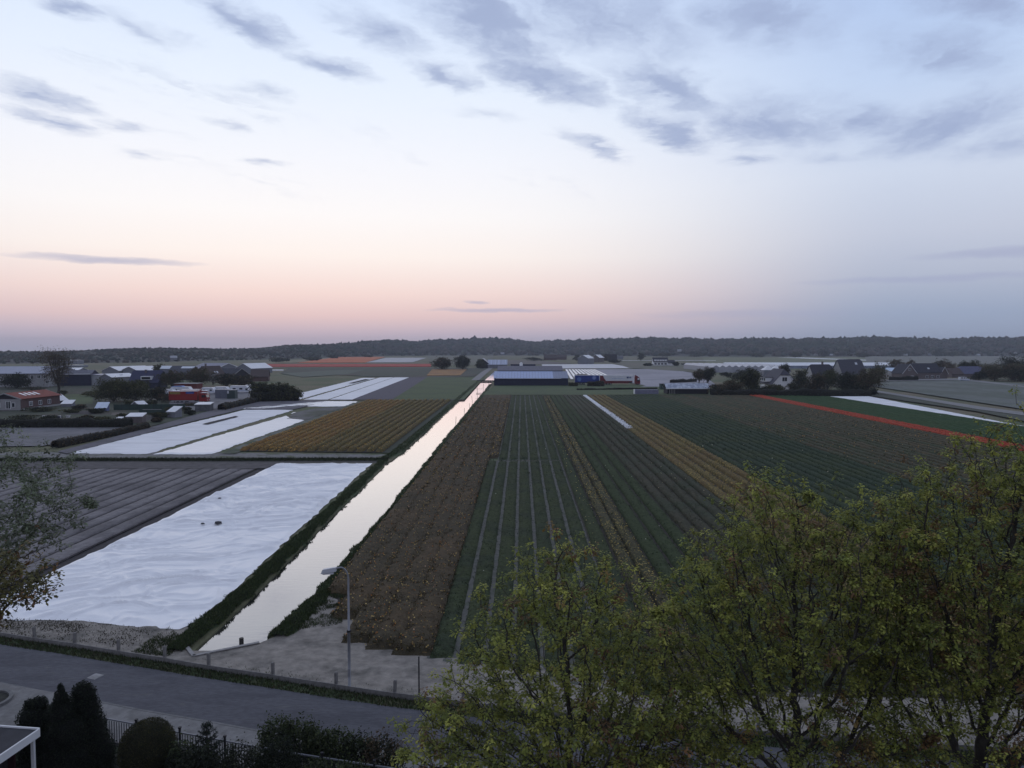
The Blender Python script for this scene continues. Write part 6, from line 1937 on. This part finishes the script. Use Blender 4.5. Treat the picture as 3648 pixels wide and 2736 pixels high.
dense_bush('clipped_bush', 'neatly clipped egg shaped yellow green bush by the railing', 'bush', lob_at([((-13.39, 25.4, 1.72), 88, 90, 25.4), ((-13.4, 25.4, 0.93), 82, 90, 25.4)], 1.0), 26000, .05, [(.048, .045, .014), (.036, .036, .013), (.027, .030, .012)], 4, (-13.4, 25.4, 0.93)[:2], jit=.03, up=.9, core=.945, cm=mat('inner_olive', (.018, .018, .009), .95, .4, 9, .03, 30))
# young monkey puzzle like conifer
c5 = (-11.17, 25.2, 2.72)
yp = thing('young_conifer', 'young spiky conifer with whorled branches before the railing', 'conifer', (c5[0], c5[1], 0))
MB().tube([(0, 0, 0), (.02, 0, c5[2] * .6), (0, 0, c5[2])], [.05, .035, .015], 6).build('trunk', M_bark, yp)
rg = np.random.default_rng(9)
cen, di = [], []
bmb = MB()
for k, t in enumerate(np.linspace(.25, .97, 9)):
    z = c5[2] * t
    rl = (1 - t) * 1.25 + .12
    for q in range(6):
        a = 2 * pi * q / 6 + k * .5
        e = (cos(a) * rl, sin(a) * rl, z + rl * .28)
        bmb.tube([(0, 0, z), (e[0] * .6, e[1] * .6, z + rl * .06), e], [.018, .013, .006], 4)
        for s in np.linspace(.15, 1, int(14 * rl) + 4):
            for _ in range(6):
                cen.append((e[0] * s, e[1] * s, z + rl * .28 * s ** 2))
bmb.build('branches', M_wood_dark, yp)
cen = np.array(cen) + rg.normal(0, .03, (len(cen), 3))
V, F = leafquads(cen, .5, .14, rg, .16)
tag(npmesh('needles', V, F, M_leaf, colvar((.022, .030, .022), len(cen), rg), yp), kind='stuff')
HG = [(.050, .066, .026), (.066, .078, .032), (.036, .048, .022)]
for i, (u, vt, Yc, w_, n, cols, lab) in enumerate((
        (985, 2552, 27.2, 1.3, 3800, HG, 'leafy green hedge shrub, left one behind the railing'),
        (1060, 2568, 27.0, 1.4, 3800, HG, 'leafy green hedge shrub, middle one behind the railing'),
        (1128, 2592, 26.8, 1.1, 3000, HG, 'leafy green hedge shrub next to a gap in the hedge'),
        (1205, 2598, 26.6, 1.2, 3200, HG, 'hedge shrub right after the gap in the hedge'),
        (1275, 2618, 26.4, 1.2, 3200, DARK + HG, 'dull hedge shrub before the leafy tree'),
        (1360, 2620, 26.2, 1.5, 3400, DARK + BROWN, 'brownish hedge shrub under the leafy tree edge'),
        (985, 2640, 24.6, 1.5, 6000, CYP, 'round black shrub at the bottom before the railing'),
        (860, 2660, 24.9, 1.6, 4200, DARK, 'dark loose shrub between conifer and black round shrub'),
        (700, 2662, 24.3, 1.4, 3800, DARK + CYP, 'low dark shrub at the foot of the spiky conifer'),
        (640, 2640, 25.0, 1.0, 2600, DARK + HG, 'small dark shrub right of the clipped bush'),
        (1130, 2722, 24.6, 1.7, 4200, DARK + HG, 'low dark garden shrub below the rail end'),
        (1240, 2720, 24.2, 1.4, 3200, HG, 'low green garden shrub under the leafy branches'))):
    ang = math.atan((vt - 1368) / 2606) + radians(2.746)
    zt = 16 - Yc * math.tan(ang)
    x = (u - 1824) / 2606 * (Yc * .9988 + (16 - zt) * .048) - .013 * Yc
    shrub('garden_shrub', lab, 'shrub', (x, Yc), zt, w_, cols, n, .10 if cols is not CYP else .08, 40 + i, [(0, 0, zt * .55, w_ * .5, w_ * .45, zt * .45), (-.3 * w_, .1, zt * .5, w_ * .3, w_ * .3, zt * .38), (.3 * w_, 0, zt * .52, w_ * .3, w_ * .3, zt * .40)], shell=.7)
# carport corner
cp = thing('carport', 'flat dark carport roof with a white fascia in the lower left corner', 'carport', (0, 0, 0))
zr = 3.05
A = Vector((-16.43, 24.09) + (zr,))
F1 = Vector((-16.63, 22.28) + (zr,))
e1 = (F1 - A) * 1.6
e2 = Vector((-e1.y, e1.x, 0)).normalized() * -6.0
if e2.x > 0:
    e2 = -e2
p0, p1_, p2_, p3_ = A, A + e1, A + e1 + e2, A + e2
MB().prism([(p.x, p.y) for p in (p0, p1_, p2_, p3_)], zr - .05, zr).build('roof', mat('bitumen_roof', (.05, .05, .056), .9, .2, 2, .01, 20), cp, recalc=True)
for (s_, t2) in ((p0, p1_), (p0, p3_)):
    d = (t2 - s_)
    n_ = Vector((d.y, -d.x, 0)).normalized()
    if n_.dot((p0 + p2_) / 2 - s_) > 0:
        n_ = -n_
    q = [s_, t2, t2 + n_ * .06, s_ + n_ * .06]
    MB().prism([(p.x, p.y) for p in q], zr - .22, zr + .05).build('fascia', M_white, cp, recalc=True)
ci = p0 + (e1.normalized() + e2.normalized()) * .12
MB().box(ci.x, ci.y, (zr - .2) / 2, .10, .10, zr - .22).build('post', M_white, cp)
d1 = e1.normalized()
d2 = e2.normalized()
for k in range(14):
    q = p0 + d1 * (.4 + k * .3) + d2 * .9
    MB().box(q.x, q.y, 1.3, .26, .05, 2.6, atan2(d1.y, d1.x)).build('board', mat('carport_boards', (.04, .038, .042), .9, .25, 3), cp)
q = p0 + d1 * .3 + d2 * .8
MB().box(q.x - .1, q.y, 1.2, .5, .08, 2.4, atan2(d2.y, d2.x)).build('red_panel', mat('oxblood_boards', (.035, .010, .014), .9, .2, 3), cp)

# ------------------------------------------------------------------ the big budding trees close to the window
def colonize(rg, base, fork, pts, step=.3, kill=.5, iters=140, lean=(0, 0, 0)):
    """branches grow toward scattered bud positions inside the crown"""
    nodes = [np.array(base, float)]
    par = [-1]
    n0 = max(2, int(np.linalg.norm(np.array(fork) - base) / step))
    for i in range(1, n0 + 1):
        t = i / n0
        nodes.append(np.array(base) * (1 - t) + np.array(fork) * t + rg.normal(0, .025, 3))
        par.append(i - 1)
    N = np.array(nodes)
    D = np.linalg.norm(pts[:, None] - N[None], axis=2)
    near, dist = D.argmin(1), D.min(1)
    alive = np.ones(len(pts), bool)
    N = list(N)
    for it in range(iters):
        if not alive.any():
            break
        idx = np.where(alive)[0]
        A = np.array(N)
        v = pts[idx] - A[near[idx]]
        v /= np.linalg.norm(v, axis=1)[:, None] + 1e-9
        acc = {}
        for j, d in zip(near[idx], v):
            if j in acc:
                acc[j] = acc[j] + d
            else:
                acc[j] = d.copy()
        new = []
        for j, d in acc.items():
            d = d / (np.linalg.norm(d) + 1e-9) + rg.normal(0, .16, 3) + np.array(lean)
            d /= np.linalg.norm(d)
            new.append(N[j] + d * step)
            par.append(j)
        b0 = len(N)
        N += new
        new = np.array(new)
        Dn = np.linalg.norm(pts[idx][:, None] - new[None], axis=2)
        dm, am = Dn.min(1), Dn.argmin(1)
        up = dm < dist[idx]
        near[idx[up]] = b0 + am[up]
        dist[idx[up]] = dm[up]
        alive &= dist > kill
    return np.array(N), np.array(par)


def skeleton(N, par, tip=.008, ex=2.3, rmax=.28):
    n = len(N)
    ch = [[] for _ in range(n)]
    for i in range(1, n):
        ch[par[i]].append(i)
    r = np.zeros(n)
    for i in range(n - 1, -1, -1):
        r[i] = tip if not ch[i] else (sum(r[c] ** ex for c in ch[i])) ** (1 / ex)
    return ch, np.minimum(r, rmax)


def limb_mesh(N, par, ch, r):
    tr, br = MB(), MB()
    start = [(0, None)]
    while start:
        i, p = start.pop()
        chain = ([p] if p is not None else []) + [i]
        while ch[chain[-1]]:
            k = ch[chain[-1]]
            m = max(k, key=lambda c: r[c])
            for c in k:
                if c != m:
                    start.append((c, chain[-1]))
            chain.append(m)
        if len(chain) < 2:
            continue
        rr = [r[c] for c in chain]
        if p is not None:
            rr[0] = rr[1]
        big = rr[0]
        (tr if big > .075 else br).tube([N[c] for c in chain], rr, 7 if big > .075 else (5 if big > .03 else 3))
    return tr, br


LEAF_Y = [(.265, .28, .056), (.20, .225, .048), (.32, .32, .07), (.15, .175, .045)]
LEAF_R = [(.19, .105, .045), (.23, .155, .05), (.15, .09, .042)]


def rosettes(name, cen, rg, parent, size=.13, per=8, cols=LEAF_Y, rust=.13, rcols=LEAF_R, spread=.13, droop=.4):
    """whorls of young lobed leaves at the twig ends"""
    n = len(cen)
    k = rg.integers(max(3, per - 3), per + 3, n)
    idx = np.repeat(np.arange(n), k)
    m = len(idx)
    a = rg.uniform(0, 2 * pi, m)
    elv = rg.normal(.15, .55, m)
    d = np.stack([np.cos(a) * np.cos(elv), np.sin(a) * np.cos(elv), np.sin(elv)], 1)
    side = np.stack([-np.sin(a), np.cos(a), np.zeros(m)], 1) + rg.normal(0, .25, (m, 3))
    L_ = (size * rg.uniform(.55, 1.35, m))[:, None]
    b0 = cen[idx] + d * spread * rg.uniform(.2, .9, (m, 1)) + rg.normal(0, .035, (m, 3))
    dr = np.array([0, 0, -1.0]) * droop
    mid = b0 + d * L_ * .55 + dr * L_ * .3
    tip = b0 + d * L_ + dr * L_ * 1.2
    l1 = mid + side * L_ * .38 + dr * L_ * .4
    l2 = mid - side * L_ * .38 + dr * L_ * .4
    V = np.stack([b0, l1, tip, mid, l2], 1)
    f = np.array([[0, 1, 3], [1, 2, 3], [0, 3, 4], [3, 2, 4]])
    F = (f[None] + (np.arange(m) * 5)[:, None, None]).reshape(-1, 3)
    patchy = fbm(cen[:, 0] * 1.5 + cen[:, 2] * .8, cen[:, 1] * 1.5 + cen[:, 2] * 1.1, 3)
    isr = (patchy + rg.normal(0, .045, n)) > np.quantile(patchy, 1 - rust)
    base = np.where(isr[:, None], np.asarray(rcols)[rg.integers(0, len(rcols), n)], np.asarray(cols)[rg.integers(0, len(cols), n)])
    base = base * (1 + rg.normal(0, .22, (n, 1))).clip(.5, 1.6)
    c = base[idx] * (1 + rg.normal(0, .16, (m, 1))).clip(.5, 1.5)
    return npmesh(name, V.reshape(-1, 3), F, M_young, np.repeat(c.clip(.004, .9), 5, 0), parent)


M_young = mat('young_leaves', (1, 1, 1), .7, .1, 3, attr=True, transl=.3)
M_bigbark = mat('maple_bark', (.050, .043, .036), .95, .35, 2.5, .02, 15, col2=(.09, .085, .07), c2scale=1.2, c2lo=.52, c2hi=.66)


def ell(rg, n, e, shell=.35, clump=7):
    out = []
    e = np.array(e, float)
    vol = e[:, 3] * e[:, 4] * e[:, 5]
    k = rg.choice(len(e), n, p=vol / vol.sum())
    d = rg.normal(size=(n, 3))
    d /= np.linalg.norm(d, axis=1)[:, None]
    r = (shell + (1 - shell) * rg.random((n, 1))) ** .6
    c = e[k, :3] + d * r * e[k, 3:] * rg.uniform(.85, 1.12, (n, 1))
    m = max(1, n // clump)
    return c[rg.integers(0, m, n)] + rg.normal(0, .20, (n, 3)) * np.array([1, 1, .8])


def big_tree(name, label, base, fork, lobes, nb, seed, per=8, size=.13, extra=.35, kill=.42, rust=.13, cols=LEAF_Y, step=.3, bare=.08, loose=None, tip=.0075):
    rg = np.random.default_rng(seed)
    root = thing(name, label, 'tree', (base[0], base[1], 0))
    o = np.array((base[0], base[1], 0.0))
    pts = ell(rg, nb, lobes) - o
    if loose is not None:
        pts = np.concatenate([pts, np.array(loose) - o])
    N, par = colonize(rg, np.array((0, 0, -.2)), np.array(fork) - o, pts, step, kill)
    ch, r = skeleton(N, par, tip)
    tr, br = limb_mesh(N, par, ch, r)
    tr.build('trunk', M_bigbark, root, True)
    br.build('branches', M_bigbark, root)
    tips = np.array([i for i in range(len(N)) if not ch[i]])
    mids = np.array([i for i in range(len(N)) if ch[i] and r[i] < .022])
    tips = tips[rg.random(len(tips)) > bare]
    mids = mids[rg.random(len(mids)) < extra]
    cen = np.concatenate([N[tips], N[mids] + rg.normal(0, .10, (len(mids), 3))])
    lf = rosettes('leaves', cen, rg, root, size, per, cols, rust)
    tag(lf, kind='stuff')
    return root


big_tree('budding_tree', 'round budding maple with yellow green leaf tufts in the bottom centre', (1.6, 19.0), (1.5, 19.0, 3.6),
         [(1.2, 19.6, 7.2, 3.1, 2.6, 3.3), (-.9, 19.4, 5.6, 2.0, 2.0, 2.4), (2.9, 19.6, 6.4, 2.0, 2.0, 2.6), (1.1, 19.5, 9.5, 1.5, 1.4, 1.5), (-2.2, 19.6, 4.6, 1.3, 1.4, 1.7), (.2, 18.5, 4.6, 3.4, 1.6, 2.0), (3.0, 19.0, 4.3, 2.2, 1.5, 1.9)],
         7400, 21, per=27, size=.082, extra=.38, rust=.10, kill=.24, step=.2, loose=[(.9, 19.5, 11.0), (1.2, 19.4, 11.2), (-.2, 19.6, 9.9), (-.7, 19.4, 9.3), (-2.6, 19.5, 6.8), (-2.0, 19.6, 7.4), (.7, 19.5, 11.3), (2.6, 19.4, 10.2), (-3.2, 19.5, 5.2), (-3.4, 19.5, 4.4)])
big_tree('budding_tree', 'wide budding maple between the centre tree and the right edge tree', (8.2, 20.6), (8.0, 20.6, 3.6),
         [(7.6, 21.2, 8.6, 3.2, 2.6, 3.0), (5.6, 21.0, 7.2, 2.2, 2.0, 2.6), (9.8, 21.0, 8.6, 2.6, 2.2, 2.8), (7.4, 21.2, 11.0, 1.7, 1.5, 1.6), (7.0, 20.4, 5.2, 3.6, 1.8, 2.2), (10.2, 21.0, 10.6, 1.5, 1.4, 1.4), (4.8, 20.0, 4.6, 2.3, 1.6, 1.9), (9.6, 20.0, 4.6, 2.0, 1.5, 1.8)],
         12500, 33, per=26, size=.082, extra=.38, kill=.24, step=.2, rust=.13, loose=[(7.3, 21.0, 12.7), (7.0, 21.1, 12.5), (7.6, 21.0, 12.4), (8.9, 21.2, 12.2), (9.2, 21.1, 12.4), (6.0, 21.0, 11.2), (4.2, 21.0, 9.2), (8.8, 21.1, 11.5)])
big_tree('budding_tree', 'tallest budding maple with dark forked limbs at the right edge', (13.0, 20.4), (12.9, 20.4, 3.3),
         [(13.6, 20.8, 9.6, 3.4, 2.8, 3.4), (11.4, 20.6, 8.4, 2.2, 2.2, 2.8), (15.6, 20.6, 8.6, 2.6, 2.4, 3.6), (14.2, 20.8, 12.6, 1.9, 1.7, 1.5), (12.4, 20.2, 5.6, 3.6, 1.8, 2.4), (15.4, 20.0, 5.6, 2.6, 1.8, 2.4), (11.8, 20.8, 11.4, 1.3, 1.3, 1.3)],
         13500, 47, per=25, size=.082, extra=.38, kill=.24, step=.2, rust=.16, loose=[(14.2, 20.8, 14.4), (14.6, 20.8, 14.3), (15.0, 20.8, 14.6), (13.9, 20.8, 14.9), (12.9, 20.8, 13.6), (13.3, 20.9, 13.4), (11.5, 20.8, 12.9), (11.3, 20.8, 12.6), (14.0, 20.8, 13.9), (15.3, 20.8, 15.0)])
LEAF_P = [(.17, .20, .12), (.14, .165, .10), (.21, .235, .15), (.12, .14, .085)]
big_tree('pale_willow', 'feathery pale grey green willow reaching in at the left edge', (-20.6, 24.6), (-20.4, 24.6, 5.0),
         [(-18.2, 25.2, 11.2, 2.9, 2.4, 2.3), (-20.5, 25.0, 10.5, 3.4, 2.8, 3.6), (-17.3, 25.2, 10.2, 1.8, 1.8, 1.2)],
         1600, 58, tip=.003, per=18, size=.095, extra=.9, kill=.22, step=.2, cols=LEAF_P, rust=.0, bare=.02)
big_tree('budding_tree', 'olive leafy branch tips of a tree just outside the left edge', (-15.4, 18.4), (-15.2, 18.4, 5.0),
         [(-13.7, 18.6, 9.95, 1.25, 1.2, .8), (-14.8, 18.6, 9.6, 1.2, 1.2, 1.1)],
         1300, 66, per=9, size=.10, extra=.8, kill=.18, step=.16, cols=[(.12, .115, .036), (.10, .09, .034), (.15, .13, .045)], rust=.08)

# ------------------------------------------------------------------ evening haze over the polder
hm = bpy.data.materials.new('haze')
hm.use_nodes = True
hm.node_tree.nodes.clear()
pv = hm.node_tree.nodes.new('ShaderNodeVolumePrincipled')
pv.inputs['Color'].default_value = (.78, .83, .92, 1)
pv.inputs['Density'].default_value = .00017
ho_ = hm.node_tree.nodes.new('ShaderNodeOutputMaterial')
hm.node_tree.links.new(pv.outputs[0], ho_.inputs['Volume'])
hz_ = MB().box(0, 1450, 29.5, 7400, 3700, 64).build('haze', hm)
tag(hz_, kind='stuff')
